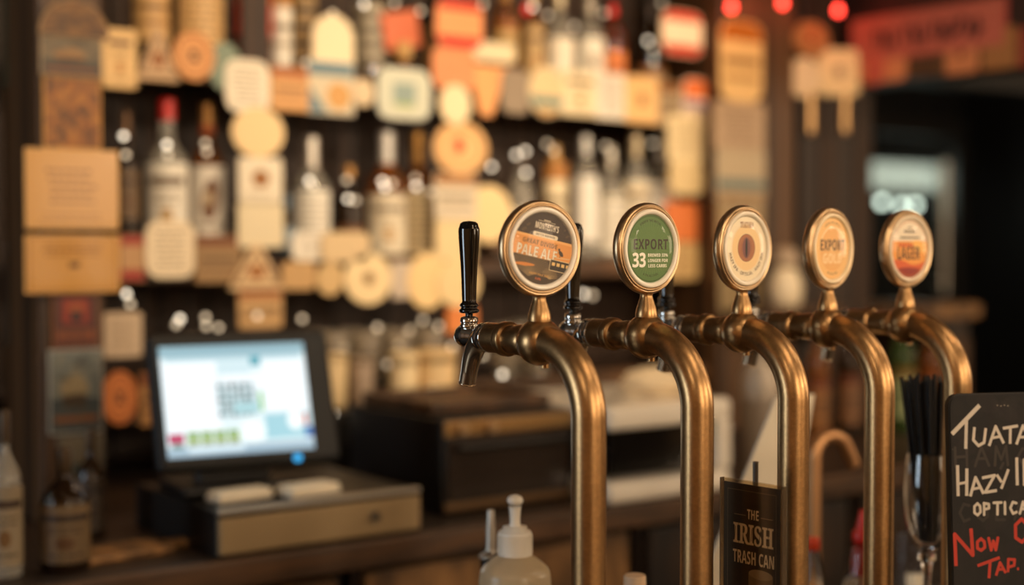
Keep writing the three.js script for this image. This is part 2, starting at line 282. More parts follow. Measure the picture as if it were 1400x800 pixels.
// ------------------------------------------------------------------ the bar counter
{
  const t = thing('bar_counter', 'dark wooden bar counter carrying the row of brass taps', 'bar counter', [1.4, 0, -1.0]);
  mesh('counter_top', rbox(3.4, 0.05, 0.56, 0.012, 3), M.darkWood, t, [0, 0.975, 0]);
  mesh('counter_front', box(3.3, 0.95, 0.4), M.backWood, t, [0, 0.475, 0.02]);
  const s = thing('service_ledge', 'steel service ledge behind the taps holding bottles', 'ledge', [1.5, 0, -1.5]);
  mesh('ledge_top', rbox(3.2, 0.03, 0.4, 0.006), M.steel, s, [0, 0.835, 0]);
  mesh('ledge_front', box(3.1, 0.82, 0.34), M.black, s, [0, 0.41, 0]);
}

// ------------------------------------------------------------------ the five beer taps
const BADGE_Y = 0.5, BALL_Y = 0.398, BALL_Z = -0.085;
const tapGeo = (() => {
  const g = {};
  const post = [[0, 0.0, 0], [0, 0.16, 0], [0, 0.305, 0]], R = 0.078, cy = BALL_Y - R;
  class Post extends THREE.Curve { getPoint(s, t = new THREE.Vector3()) { const L = cy, A = R * Math.PI / 2, E = 0.012, d = s * (L + A + E); if (d < L) return t.set(0, d, 0); if (d < L + A) { const a = (d - L) / R; return t.set(0, cy + R * Math.sin(a), -R + R * Math.cos(a)); } return t.set(0, BALL_Y, -R - (d - L - A)); } }
  g.post = new THREE.TubeGeometry(new Post(), 120, 0.0186, 40);
  g.flange = lathe([[0, 0], [0.04, 0], [0.04, 0.006], [0.034, 0.012], [0.022, 0.018], [0.0186, 0.03]]);
  g.weld = new THREE.TorusGeometry(0.0194, 0.0022, 12, 40);
  g.ball = new THREE.SphereGeometry(0.0262, 48, 32).scale(1, 1, 0.95);
  const along = (pts) => lathe(pts, 40).rotateX(-Math.PI / 2);               // profile (r, distance from the ball along -z)
  g.shank = along(smoothProfile([[0.0001, 0.015], [0.016, 0.02], [0.0158, 0.05], [0.016, 0.055]], 12));
  g.ring = along([[0.0150, 0.052], [0.0185, 0.0535], [0.0198, 0.056], [0.0198, 0.064], [0.0185, 0.0665], [0.015, 0.068]]);
  g.sleeve = along([[0.0150, 0.06], [0.0166, 0.067], [0.0172, 0.07], [0.0172, 0.09], [0.0166, 0.092], [0.012, 0.0925]]);
  g.nut = along([[0.012, 0.091], [0.0168, 0.0915], [0.0174, 0.0935], [0.0174, 0.097], [0.0160, 0.0985], [0.0160, 0.101], [0.0170, 0.1025], [0.0165, 0.107], [0.012, 0.112], [0.0001, 0.113]]);
  g.knuckle = mergeGeometries([along(smoothProfile([[0.0001, 0.1], [0.0095, 0.104], [0.0088, 0.115], [0.0115, 0.128], [0.0135, 0.138], [0.0125, 0.148], [0.008, 0.154], [0.0001, 0.156]], 40)), lathe(smoothProfile([[0.009, 0], [0.0075, 0.007], [0.008, 0.012]], 10)).translate(0, 0, -0.137)]);
  g.collar = lathe([[0, 0.007], [0.0095, 0.008], [0.0108, 0.01], [0.0108, 0.013], [0.0098, 0.014], [0.0098, 0.0155], [0.0106, 0.0165], [0.0104, 0.021], [0.008, 0.0225], [0.0045, 0.023], [0.0045, 0.027], [0, 0.027]]).translate(0, 0, -0.135);
  g.handle = lathe([[0, 0.026], [0.0092, 0.0265], [0.0118, 0.028], [0.0118, 0.0305], [0.0098, 0.032], [0.0096, 0.0335], [0.0112, 0.035], [0.0108, 0.037], [0.0084, 0.0395], ...smoothProfile([[0.0083, 0.042], [0.0098, 0.08], [0.0122, 0.112], [0.0126, 0.122], [0.0124, 0.1255]], 20), [0.0116, 0.1272], [0.0112, 0.1285], [0.0105, 0.1312], [0.0075, 0.1335], [0, 0.1345]], 40).translate(0, 0, -0.135);
  { // tapering spout
    const c = new THREE.CatmullRomCurve3([V(0, 0.002, -0.1), V(0, -0.004, -0.113), V(0, -0.018, -0.125), V(0, -0.036, -0.133), V(0, -0.056, -0.139)]);
    const t = new THREE.TubeGeometry(c, 40, 1, 24), p = t.attributes.position;
    for (let i = 0; i < p.count; i++) { const k = Math.floor(i / 25) / 40, o = c.getPoint(k), d = c.getPointAt(k); const r = 0.0146 - 0.0048 * Math.min(1, k * 1.25); p.setXYZ(i, d.x + (p.getX(i) - d.x) * r, d.y + (p.getY(i) - d.y) * r, d.z + (p.getZ(i) - d.z) * r); }
    t.computeVertexNormals(); g.spout = t;
    const e = c.getPointAt(1), n = c.getTangentAt(1);
    g.lip = new THREE.TorusGeometry(0.0096, 0.0012, 10, 28).applyQuaternion(new THREE.Quaternion().setFromUnitVectors(V(0, 0, 1), n)).translate(e.x, e.y, e.z);
  }
  g.stem = lathe(smoothProfile([[0.0128, 0.0], [0.0129, 0.004], [0.0120, 0.010], [0.0092, 0.019], [0.0074, 0.025], [0.0076, 0.028], [0.0085, 0.0305]], 30), 32);
  const disc = (pts, seg = 64) => lathe(pts, seg).rotateX(Math.PI / 2);       // profile (r, distance towards the customer)
  g.rim = disc([[0, -0.012], [0.03, -0.0115], [0.044, -0.0085], ...smoothProfile([[0.0475, -0.007], [0.0515, -0.0045], [0.0532, 0.0], [0.0525, 0.0045], [0.0505, 0.0068]], 16), [0.0497, 0.0066], [0.0492, 0.0062], ...smoothProfile([[0.0488, 0.0066], [0.0478, 0.0078], [0.0464, 0.0074]], 6), [0.0458, 0.004], [0, 0.004]]);
  g.bezel = disc([[0.0462, 0.002], ...smoothProfile([[0.0458, 0.0072], [0.0445, 0.0092], [0.0415, 0.0092], [0.0398, 0.0078]], 14), [0.039, 0.006], [0.039, 0.002]]);
  g.print = (() => { const c = new THREE.CircleGeometry(0.0391, 64); return c.translate(0, 0, 0.0066); })();
  g.lens = disc(smoothProfile([[0.0393, 0.0068], [0.03, 0.0092], [0.016, 0.0105], [0.0002, 0.0108]], 24));
  g.grub = cyl(0.0045, 0.0045, 0.008, 16);
  return g;
})();
// ---- badge artwork
function arcText(g, text, cx, cy, r, mid, size, color, bottom, font = 'bold') {
  g.save(); g.fillStyle = color; g.font = `${font} ${size}px sans-serif`; g.textAlign = 'center'; g.textBaseline = 'middle';
  const ws = [...text].map((c) => g.measureText(c).width * 1.06), tot = ws.reduce((a, b) => a + b, 0); let a = mid - (bottom ? -1 : 1) * tot / 2 / r;
  [...text].forEach((c, i) => { a += (bottom ? -1 : 1) * ws[i] / 2 / r; g.save(); g.translate(cx + r * Math.cos(a), cy + r * Math.sin(a)); g.rotate(a + (bottom ? -Math.PI / 2 : Math.PI / 2)); g.fillText(c, 0, 0); g.restore(); a += (bottom ? -1 : 1) * ws[i] / 2 / r; });
  g.restore();
}
function fitText(g, text, x, y, w, h, color, font = 'bold', face_ = 'sans-serif', stroke) {
  g.save(); g.font = `${font} 100px ${face_}`; g.textAlign = 'left'; g.textBaseline = 'alphabetic'; const tw = g.measureText(text).width;
  g.translate(x - w / 2, y + h / 2); g.scale(w / tw, h / 72); g.fillStyle = color; g.fillText(text, 0, 0); if (stroke) { g.strokeStyle = stroke; g.lineWidth = 3; g.strokeText(text, 0, 0); } g.restore();
}
const art = [
  canvas(512, 512, (g, w) => { // pale ale badge
    bg(g, 512, 512, '#3a2a1e'); g.translate(256, 256); g.rotate(0.2); g.translate(-256, -256);
    const bgr = g.createLinearGradient(0, 0, 0, 150); g.fillStyle = '#3e2f24'; g.fillRect(-60, -60, 640, 230);
    g.fillStyle = '#57452f'; for (const [x, y, r] of [[70, 150, 26], [100, 110, 20], [450, 130, 18], [420, 90, 12]]) { g.beginPath(); g.ellipse(x, y, r, r * 0.5, -0.6, 0, 7); g.fill(); }
    g.fillStyle = '#e49a4c'; g.fillRect(-60, 176, 640, 158);
    g.fillStyle = '#f0b368'; g.fillRect(-60, 176, 640, 18);
    g.fillStyle = '#4a3a28'; g.fillRect(-60, 330, 640, 260);
    g.strokeStyle = '#8a7350'; g.lineWidth = 4; for (let i = 0; i < 26; i++) { const a = -0.2 - i * 0.11; g.beginPath(); g.moveTo(170, 470); g.quadraticCurveTo(170 + 110 * Math.cos(a), 440 + 110 * Math.sin(a), 170 + 190 * Math.cos(a), 430 + 130 * Math.sin(a)); g.stroke(); }
    g.strokeStyle = '#b59866'; g.lineWidth = 3; for (let i = 0; i < 14; i++) { const a = -i * 0.22; g.beginPath(); g.moveTo(350, 460); g.lineTo(350 + 70 * Math.cos(a), 440 + 60 * Math.sin(a)); g.stroke(); }
    g.fillStyle = '#d98a3e'; g.beginPath(); g.ellipse(120, 392, 90, 12, -0.08, 0, 7); g.fill(); g.fillRect(70, 398, 70, 8);
    fitText(g, "MONTEITH'S", 262, 98, 210, 46, '#efe3cc'); g.fillStyle = '#cfc0a2'; g.fillRect(180, 62, 150, 4); g.fillRect(226, 50, 60, 8);
    g.fillStyle = '#eadcc0'; g.beginPath(); g.roundRect?.(150, 146, 220, 32, 14); g.fill(); fitText(g, 'BATCH BREWED', 260, 162, 170, 14, '#5a452e');
    fitText(g, 'GREAT DIVIDE', 225, 222, 310, 32, '#6b4a22');
    fitText(g, 'PALE ALE', 210, 290, 360, 74, '#efe6d2', 'bold', 'sans-serif', '#b9a684');
    g.fillStyle = '#3d2e20'; g.beginPath(); g.ellipse(418, 262, 27, 14, 0.7, 0, 7); g.fill(); g.beginPath(); g.arc(398, 236, 9, 0, 7); g.fill(); g.fillRect(412, 270, 4, 26);
    g.fillStyle = '#2e241b'; g.fillRect(340, 318, 190, 74); g.fillStyle = '#e8c27a'; for (let i = 0; i < 4; i++) g.fillRect(354 + i * 42, 334, 28, 24); g.strokeStyle = '#e0c79a'; g.lineWidth = 5; g.strokeRect(338, 316, 200, 78); g.beginPath(); g.moveTo(380, 300); g.lineTo(500, 288); g.stroke();
    fitText(g, 'HAPPY PALE ALE', 256, 444, 170, 16, '#d9a254'); fitText(g, '4.6%', 256, 474, 52, 18, '#e2703a');
  }),
  canvas(512, 512, (g) => { // green badge
    bg(g, 512, 512, '#55763a'); g.strokeStyle = '#7f9a5c'; g.lineWidth = 2.2; for (let i = 0; i < 46; i++) { const a = i / 46 * Math.PI * 2; g.globalAlpha = 0.55; g.beginPath(); g.moveTo(256 + 60 * Math.cos(a), 256 + 60 * Math.sin(a)); g.lineTo(256 + 220 * Math.cos(a + 0.12), 256 + 220 * Math.sin(a + 0.12)); g.stroke(); } g.globalAlpha = 1;
    g.strokeStyle = '#35491f'; g.lineWidth = 5; g.beginPath(); g.arc(256, 256, 246, 0, 7); g.stroke();
    arcText(g, 'UNDER THE METAL', 256, 256, 212, -Math.PI / 2, 26, '#2a3317');
    fitText(g, 'EXPORT', 256, 222, 390, 78, '#33291d', 'bold');
    fitText(g, '33', 130, 342, 150, 104, '#f4efe0', 'bold', 'sans-serif', '#f4efe0');
    fitText(g, 'BREWED 33%', 336, 304, 224, 25, '#f1ecdc'); fitText(g, 'LONGER FOR', 336, 345, 224, 25, '#f1ecdc'); fitText(g, 'LESS CARBS', 332, 385, 208, 25, '#f1ecdc');
    arcText(g, '4.7% ALC/VOL', 256, 256, 206, Math.PI / 2, 24, '#2f3a1b', true);
  }),
  canvas(512, 512, (g) => { // cream badge with an eye
    bg(g, 512, 512, '#efdfbd'); const rays = (r0, r1, n, c, lw) => { g.strokeStyle = c; g.lineWidth = lw; for (let i = 0; i < n; i++) { const a = i / n * 6.2832; g.beginPath(); g.moveTo(256 + r0 * Math.cos(a), 250 + r0 * Math.sin(a)); g.lineTo(256 + r1 * Math.cos(a), 250 + r1 * Math.sin(a)); g.stroke(); } };
    g.fillStyle = '#f1cf97'; g.beginPath(); g.arc(256, 250, 180, 0, 7); g.fill(); rays(120, 196, 90, '#e8c489', 3);
    g.fillStyle = '#b77a4c'; g.beginPath(); g.arc(256, 250, 108, 0, 7); g.fill(); rays(40, 108, 60, '#8a4c33', 4); g.strokeStyle = '#7d4a35'; g.lineWidth = 6; g.beginPath(); g.arc(256, 250, 108, 0, 7); g.stroke();
    g.fillStyle = '#7a4a45'; g.beginPath(); g.ellipse(256, 250, 50, 84, 0, 0, 7); g.fill(); g.fillStyle = '#1e1210'; g.beginPath(); g.ellipse(256, 250, 15, 76, 0, 0, 7); g.fill();
    fitText(g, 'TUATARA', 262, 66, 170, 44, '#7a4326', 'bold', 'serif', '#7a4326');
    arcText(g, 'HAZY IPA · OPTICAL · HAZY IPA', 256, 250, 210, Math.PI / 2, 38, '#4f3522', true);
  }),
  canvas(512, 512, (g) => { // peach badge
    bg(g, 512, 512, '#f0bd74'); g.fillStyle = '#e8ad62'; g.beginPath(); g.arc(256, 256, 190, 0, 7); g.fill(); g.strokeStyle = '#fbe0ac'; g.lineWidth = 3; for (let i = 0; i < 40; i++) { const a = i / 40 * 6.2832; g.globalAlpha = 0.35; g.beginPath(); g.moveTo(256, 256); g.lineTo(256 + 240 * Math.cos(a), 256 + 240 * Math.sin(a)); g.stroke(); } g.globalAlpha = 1;
    g.strokeStyle = '#fae3b6'; g.lineWidth = 10; g.beginPath(); g.arc(256, 256, 180, Math.PI * 1.15, Math.PI * 1.85); g.stroke();
    arcText(g, 'UNDER THE METAL', 256, 256, 218, -Math.PI / 2, 26, '#6f4a20'); fitText(g, 'EXPORT', 256, 226, 380, 90, '#2e2013', 'bold'); fitText(g, 'GOLD', 256, 338, 300, 84, '#f7d8a2', 'bold');
    arcText(g, '4% ALC/VOL', 256, 256, 212, Math.PI / 2, 26, '#7d5526', true);
  }),
  canvas(512, 512, (g) => { // lager badge
    bg(g, 512, 512, '#e9d9bd'); g.fillStyle = '#e79a3f'; g.fillRect(0, 190, 512, 322); g.fillStyle = '#f3b65a'; g.beginPath(); g.ellipse(420, 240, 150, 50, 0.2, 0, 7); g.fill();
    g.fillStyle = '#d35a22'; g.beginPath(); g.moveTo(0, 360); g.quadraticCurveTo(140, 340, 250, 390); g.quadraticCurveTo(380, 420, 512, 350); g.lineTo(512, 512); g.lineTo(0, 512); g.fill(); g.fillStyle = '#8e2412'; g.beginPath(); g.moveTo(60, 440); g.quadraticCurveTo(220, 400, 470, 450); g.lineTo(400, 512); g.lineTo(80, 512); g.fill();
    g.fillStyle = '#5d4a36'; for (let i = 0; i < 7; i++) g.fillRect(176 + i * 24, 92, 16, 26); g.fillRect(120, 152, 272, 14); g.fillRect(224, 66, 64, 8);
    g.fillStyle = '#c4421c'; for (let i = 0; i < 6; i++) g.fillRect(100 + i * 36, 210, 26, 30);
    fitText(g, 'LAGER', 240, 296, 330, 112, '#1c130c', 'bold'); g.strokeStyle = '#c06a20'; g.lineWidth = 6; g.beginPath(); g.arc(256, 256, 240, 0, 7); g.stroke();
  }),
];
const tapRows = [
  ['brass beer tap with a dark pale ale badge crossed by an orange band', -2.7, M.glassDark],
  ['brass beer tap with the green round badge', 5, 0], ['brass beer tap with the cream badge of a slit-pupil eye', 6.5, 0],
  ['brass beer tap with the plain peach badge reading export gold', 8.5, 0], ['brass beer tap with the orange sunset lager badge', 1.5, 0],
];
const bezelMats = [0xeee6d6, 0xeae2d0, 0xe6dac2, 0xe3cda4, 0xe0cfb2].map((c) => phys({ color: c, roughness: 0.25, clearcoat: 0.8, clearcoatRoughness: 0.05 }));
tapRows.forEach(([label, yaw], i) => {
  const x = 0.949 + 0.1565 * i, t = thing('beer_tap', label, 'beer tap', [x, 1.0, BALL_Z * 0 - 1.147], 0, 'brass beer taps along the counter');
  mesh('flange', tapGeo.flange, M.brass, t);
  mesh('post', tapGeo.post, M.brass, t);
  mesh('weld_ring', tapGeo.weld, M.brass, t, [0, BALL_Y, -0.074]);
  const j = mesh('ball_joint', tapGeo.ball, M.brass, t, [0, BALL_Y, BALL_Z]);
  mesh('grub_screw', tapGeo.grub, M.brass, j, [0.006, -0.025, 0.002]);
  const at = [0, BALL_Y, BALL_Z];
  const s = mesh('shank', tapGeo.shank, M.brass, t, at); mesh('ring', tapGeo.ring, M.brass, s); mesh('sleeve', tapGeo.sleeve, M.brass, s);
  mesh('nut', tapGeo.nut, M.chrome, t, at);
  const f = mesh('faucet', tapGeo.knuckle, M.chrome, t, at); mesh('spout', tapGeo.spout, M.spoutMetal, f); mesh('spout_lip', tapGeo.lip, M.spoutMetal, f);
  const h = mesh('handle', tapGeo.handle, M.blackGloss, t, at); mesh('collar', tapGeo.collar, M.chrome, h);
  mesh('badge_stem', tapGeo.stem, M.brass, t, [0, BALL_Y + 0.0215, BALL_Z]);
  const b = new THREE.Group(); b.name = 'badge'; b.position.set(0, BADGE_Y, BALL_Z); b.rotation.y = yaw * Math.PI / 180; t.add(b);
  mesh('badge_rim', tapGeo.rim, M.brassPale, b); mesh('bezel', tapGeo.bezel, bezelMats[i], b);
  mesh('badge_print', tapGeo.print, std({ map: art[i], roughness: 0.45 }), b);
  mesh('lens', tapGeo.lens, M.lens, b);
});

// ------------------------------------------------------------------ bottles on the shelves
const Z_B = -3.11;
const PROFILE = {                                        // radius and height as shares of the body radius and of the height
  spirit: [[0, 0], [0.9, 0], [1, 0.02], [1, 0.1], [1, 0.56], [0.97, 0.6], [0.8, 0.66], [0.5, 0.71], [0.38, 0.75], [0.34, 0.82], [0.34, 0.97]],
  tall: [[0, 0], [0.9, 0], [1, 0.015], [1, 0.1], [1, 0.62], [0.95, 0.67], [0.7, 0.74], [0.42, 0.8], [0.36, 0.86], [0.35, 0.97]],
  squat: [[0, 0], [0.85, 0], [1, 0.04], [1.0, 0.2], [0.98, 0.5], [0.85, 0.62], [0.5, 0.7], [0.3, 0.75], [0.28, 0.86], [0.28, 0.97]],
};
const bottleGeo = {};
function bottle(name, label, { x, y = SH_A, z = Z_B, h, r, type = 'spirit', glass, cap, capFrom = 0.8, capBand, lab, print = 'label', l0 = 0.12, l1 = 0.5, arc = 2.5, lab2, turn = 0, group = 'bottles on the back bar shelves', category = 'bottle' }) {
  const t = thing(name, label, category, [x, y, z], turn, group);
  const p = PROFILE[type];
  mesh('glass_body', lathe(smoothProfile(p.map(([a, b]) => [a * r, b * h]), 44).map(([a, b]) => [a, b]), 28), glass, t);
  const neckR = p[p.length - 1][0] * r;
  if (cap) {
    const c = mesh('capsule', lathe([[neckR * 1.02 + 0.0006, h * capFrom], [neckR * 1.05 + 0.0012, h * (capFrom + 0.01)], [neckR * 1.05 + 0.0012, h * 0.985], [neckR * 0.95, h], [0, h]], 24), cap, t);
    if (capBand) mesh('band', cyl(neckR * 1.08 + 0.0016, neckR * 1.08 + 0.0016, h * 0.05, 24).translate(0, h * (capFrom + 0.035), 0), capBand, c);
  }
  const wrap = (n, a, b, m, ar) => mesh(n, new THREE.CylinderGeometry(r * 1.008 + 0.0006, r * 1.008 + 0.0006, h * (b - a), 28, 1, true, -ar / 2 - 0.35, ar).translate(0, h * (a + b) / 2, 0), m, t);
  if (lab) wrap('paper_label', l0, l1, printed(print, lab), arc);
  if (lab2) wrap('neck_label', 0.52, 0.57, paint(lab2), arc * 0.9);
  return t;
}
function shelfBottle(px, pyTop, wPx, o, label, shelfY = SH_A) {   // reads place and size off the photograph
  const p = onZ(px, pyTop, Z_B), F = -Z_B / (cosY - (px - 700) / FPX * sinY);
  return bottle('bottle', label, { x: p.x, y: shelfY, h: o.h ?? p.y - shelfY, r: wPx / 2 * F / FPX, turn: o.turn ?? (rnd() - 0.5) * 0.3, ...o });
}
const foil = (hex, m = 0.5) => paint(hex, 0.28, m), G = M;
// lower shelf, from the post by the parchment notices towards the doorway
shelfBottle(172, 152, 34, { type: 'tall', glass: G.glassDark, cap: foil(0x5d4126), capFrom: 0.84, lab: 0x6d5438, print: 'label', l0: 0.28, l1: 0.6 }, 'slender dark brown bottle with a dull label standing beside the parchment notices');
shelfBottle(228, 136, 58, { glass: G.glassClear, cap: foil(0xd0281c, 0.1), capFrom: 0.87, lab: 0xe8e0cf, print: 'label', l0: 0.1, l1: 0.6 }, 'clear spirit bottle with a bright red cap and white label');
shelfBottle(283, 142, 46, { glass: G.glassAmber, cap: foil(0xb98648), capBand: paint(0xb04a1c), capFrom: 0.8, lab: 0xe9e0d0, print: 'crest', l0: 0.16, l1: 0.6 }, 'bottle with a tan capsule and a white label showing a brown crest');
shelfBottle(425, 187, 50, { glass: G.glassClear, cap: foil(0xcfc6b8, 0.6), capFrom: 0.74, lab: 0xefe8d8, print: 'text', l0: 0.06, l1: 0.56 }, 'clear bottle with a silver cap and broad white label');
shelfBottle(392, 268, 24, { type: 'squat', glass: G.glassDark, cap: foil(0x6d8496), lab: 0x8fa2ad, print: 'plain', l0: 0.1, l1: 0.5 }, 'small dark bottle with a grey blue label behind the stacked coasters');
shelfBottle(477, 226, 40, { type: 'spirit', glass: G.glassDark, cap: foil(0xa67a44, 0.7), capFrom: 0.86, lab: 0x8a6f4c, print: 'band', l0: 0.12, l1: 0.36 }, 'short dark bottle with a brass coloured cap');
shelfBottle(528, 180, 54, { glass: G.glassAmber, cap: foil(0xd8d2c8, 0.3), capBand: paint(0xd8641e), capFrom: 0.68, lab: 0xe9dcc0, print: 'label', l0: 0.04, l1: 0.5 }, 'amber bottle with a white capsule ringed in orange');
shelfBottle(571, 181, 44, { glass: G.glassAmber, cap: foil(0xc39049, 0.6), capFrom: 0.68, lab: 0xdfc99c, print: 'text', l0: 0.04, l1: 0.54 }, 'amber bottle with a long gold capsule and cream label');
shelfBottle(674, 215, 34, { glass: G.glassDark, cap: foil(0x3c3128, 0.6), capFrom: 0.8, lab: 0x7f5a34, print: 'label', l0: 0.1, l1: 0.45 }, 'dark bottle next to the big coaster with a red core');
shelfBottle(711, 200, 36, { glass: G.glassClear, cap: foil(0x57493c, 0.8), capFrom: 0.8, lab: 0xe9dfc8, print: 'text', l0: 0.02, l1: 0.44 }, 'clear bottle with a low cream label and dark cap');
shelfBottle(758, 198, 34, { type: 'tall', glass: G.glassAmber, cap: foil(0xc99a58, 0.5), capFrom: 0.84, lab: 0xecd9b2, print: 'band', l0: 0.18, l1: 0.84 }, 'narrow bottle in a tall cream wrapper topped by a gold cap');
shelfBottle(800, 186, 36, { type: 'tall', glass: G.glassClear, cap: foil(0xd9d4ca, 0.4), capFrom: 0.84, lab: 0xf0eadd, print: 'plain', l0: 0.14, l1: 0.66, lab2: 0xe8e2d4 }, 'tall white wrapped bottle beside the narrow cream one');
shelfBottle(834, 200, 40, { type: 'spirit', glass: G.glassClear, cap: foil(0xb9ae9b, 0.6), capFrom: 0.8, lab: 0xece4d2, print: 'text', l0: 0.05, l1: 0.5, lab2: 0xd8ccb4 }, 'clear bottle with a pewter cap between two white wrapped bottles');
shelfBottle(869, 184, 38, { type: 'tall', glass: G.glassClear, cap: foil(0xcdb893, 0.4), capFrom: 0.8, lab: 0xefe2c6, print: 'label', l0: 0.1, l1: 0.62, lab2: 0xe0c79c }, 'bottle with a cream cap and cream ringed neck under the price cards');
shelfBottle(903, 186, 44, { type: 'spirit', glass: G.glassClear, cap: foil(0xe4dfd4, 0.5), capFrom: 0.72, lab: 0xf1ece0, print: 'plain', l0: 0.06, l1: 0.62 }, 'white bottle with a silvery cap close to the wide brown post');
// upper shelf, of which the lower halves show
const upper = (px, w, o, label) => shelfBottle(px, 60, w, { h: 0.3, l0: 0.16, l1: 0.6, ...o }, label, SH_B);
upper(206, 50, { glass: G.glassDark, cap: foil(0xb98a4a), lab: 0xcfa46a, print: 'band', l0: 0.14, l1: 0.66 }, 'bottle with a square tan label above the triangle coaster');
upper(273, 66, { glass: G.glassAmber, cap: foil(0xb98a4a), lab: 0xdfb67c, print: 'text', l0: 0.06, l1: 0.6 }, 'broad bottle with a wide tan label above the orange ringed coaster');
upper(346, 52, { glass: G.glassRust, cap: foil(0x8b2a18), lab: 0xd8432a, print: 'dot', l0: 0.26, l1: 0.7, lab2: 0xc9a06a }, 'bottle with a bright red label on the upper shelf');
upper(384, 30, { type: 'tall', glass: G.glassClear, cap: foil(0xd9d0c0), lab: 0xe9e2d2, print: 'band', l0: 0.05, l1: 0.66 }, 'slim white labelled bottle next to the red labelled one');
upper(415, 34, { type: 'tall', glass: G.glassDark, cap: foil(0x6e5a3a), lab: 0xb99b6c, print: 'striped', l0: 0.04, l1: 0.62 }, 'slim bottle with a striped tan label beside the domed cream plaque');
upper(505, 44, { glass: G.glassDark, cap: foil(0x2e2720), lab: 0xcfc5b2, print: 'striped', l0: 0.1, l1: 0.62 }, 'bottle with a black and grey banded label');
upper(590, 34, { glass: G.glassDark, cap: foil(0x8a6a3a), lab: 0x8a6a3c, print: 'label', l0: 0.1, l1: 0.5 }, 'dark bottle with a dull ochre label beside the tilted orange card');
upper(618, 30, { glass: G.glassAmber, cap: foil(0x8a6a3a), lab: 0xe0bd80, print: 'text', l0: 0.1, l1: 0.5 }, 'small amber bottle behind the red orange cards');
upper(690, 36, { type: 'tall', glass: G.glassAmber, cap: foil(0xb98a4a), lab: 0xbf9a5c, print: 'band', l0: 0.25, l1: 0.62 }, 'bottle with a mustard label above the pennant shaped coaster');
upper(729, 30, { glass: G.glassAmber, cap: foil(0xc7a46a), lab: 0xc9a770, print: 'label', l0: 0.1, l1: 0.6 }, 'bottle with a light brown label and rounded shoulder on the upper shelf');
upper(765, 40, { type: 'squat', glass: G.glassClear, cap: foil(0xd8c7a2), lab: 0xefe3cb, print: 'plain', l0: 0.1, l1: 0.52 }, 'squat bottle with a round white label over the long price cards');
upper(806, 40, { type: 'squat', glass: G.glassClear, cap: foil(0xbfb49e), lab: 0xeee6d2, print: 'dot', l0: 0.1, l1: 0.55 }, 'squat white labelled bottle beside the one with the orange label');
upper(838, 34, { glass: G.glassRust, cap: foil(0x6d2416), lab: 0xe2813c, print: 'dot', l0: 0.14, l1: 0.45 }, 'bottle with an orange round label on the upper shelf');
upper(888, 44, { glass: G.glassDark, cap: foil(0x3a2f26), lab: 0xa98e68, print: 'band', l0: 0.02, l1: 0.34 }, 'dark bottle with a brown low label next to the red and white roundel');

// ------------------------------------------------------------------ coasters, cards and notices
const SHAPES = { square: (w, h) => roundRect(w, h, Math.min(w, h) * 0.1), round: (w, h) => discShape(w, h), soft: (w, h) => roundRect(w, h, Math.min(w, h) * 0.32), dome: domeShape, tri: (w, h) => polyShape([[-1, -1], [1, -1], [0.16, 1], [-0.16, 1]], w, h), pennant: (w, h) => polyShape([[-1, 1], [1, 1], [0.3, -1], [-0.3, -1]], w, h), sheet: (w, h) => roundRect(w, h, 0.002) };
function card(name, label, category, [x0, y0, x1, y1], plane, shape, print, hex, { tilt = 0, thick = 0.003, group, lip = true, axis = 'z', edge, gloss = 0.5 } = {}) {
  const at = axis === 'z' ? onZ : onX, c = at((x0 + x1) / 2, (y0 + y1) / 2, plane), l = at(x0, (y0 + y1) / 2, plane), r = at(x1, (y0 + y1) / 2, plane), tp = at((x0 + x1) / 2, y0, plane), bt = at((x0 + x1) / 2, y1, plane);
  const w = axis === 'z' ? Math.abs(r.x - l.x) : Math.abs(r.z - l.z), h = tp.y - bt.y;
  const t = thing(name, label, category, [c.x, c.y, c.z], axis === 'z' ? 0 : -Math.PI / 2, group);
  const s = SHAPES[shape](w, h);
  mesh('board', slab(s, thick), paint(edge ?? hex, 0.6), t).rotation.z = tilt;
  const k = lip ? 0.97 : 0.999;
  mesh('printed_face', face(SHAPES[shape](w * k, h * k), w * k, h * k), printed(print, hex, gloss), t, [0, 0, 0.0004], [0, 0, tilt]);
  return t;
}
const ZE = -3.005, C = 'coaster', gE = 'coasters and cards along the shelf edges';
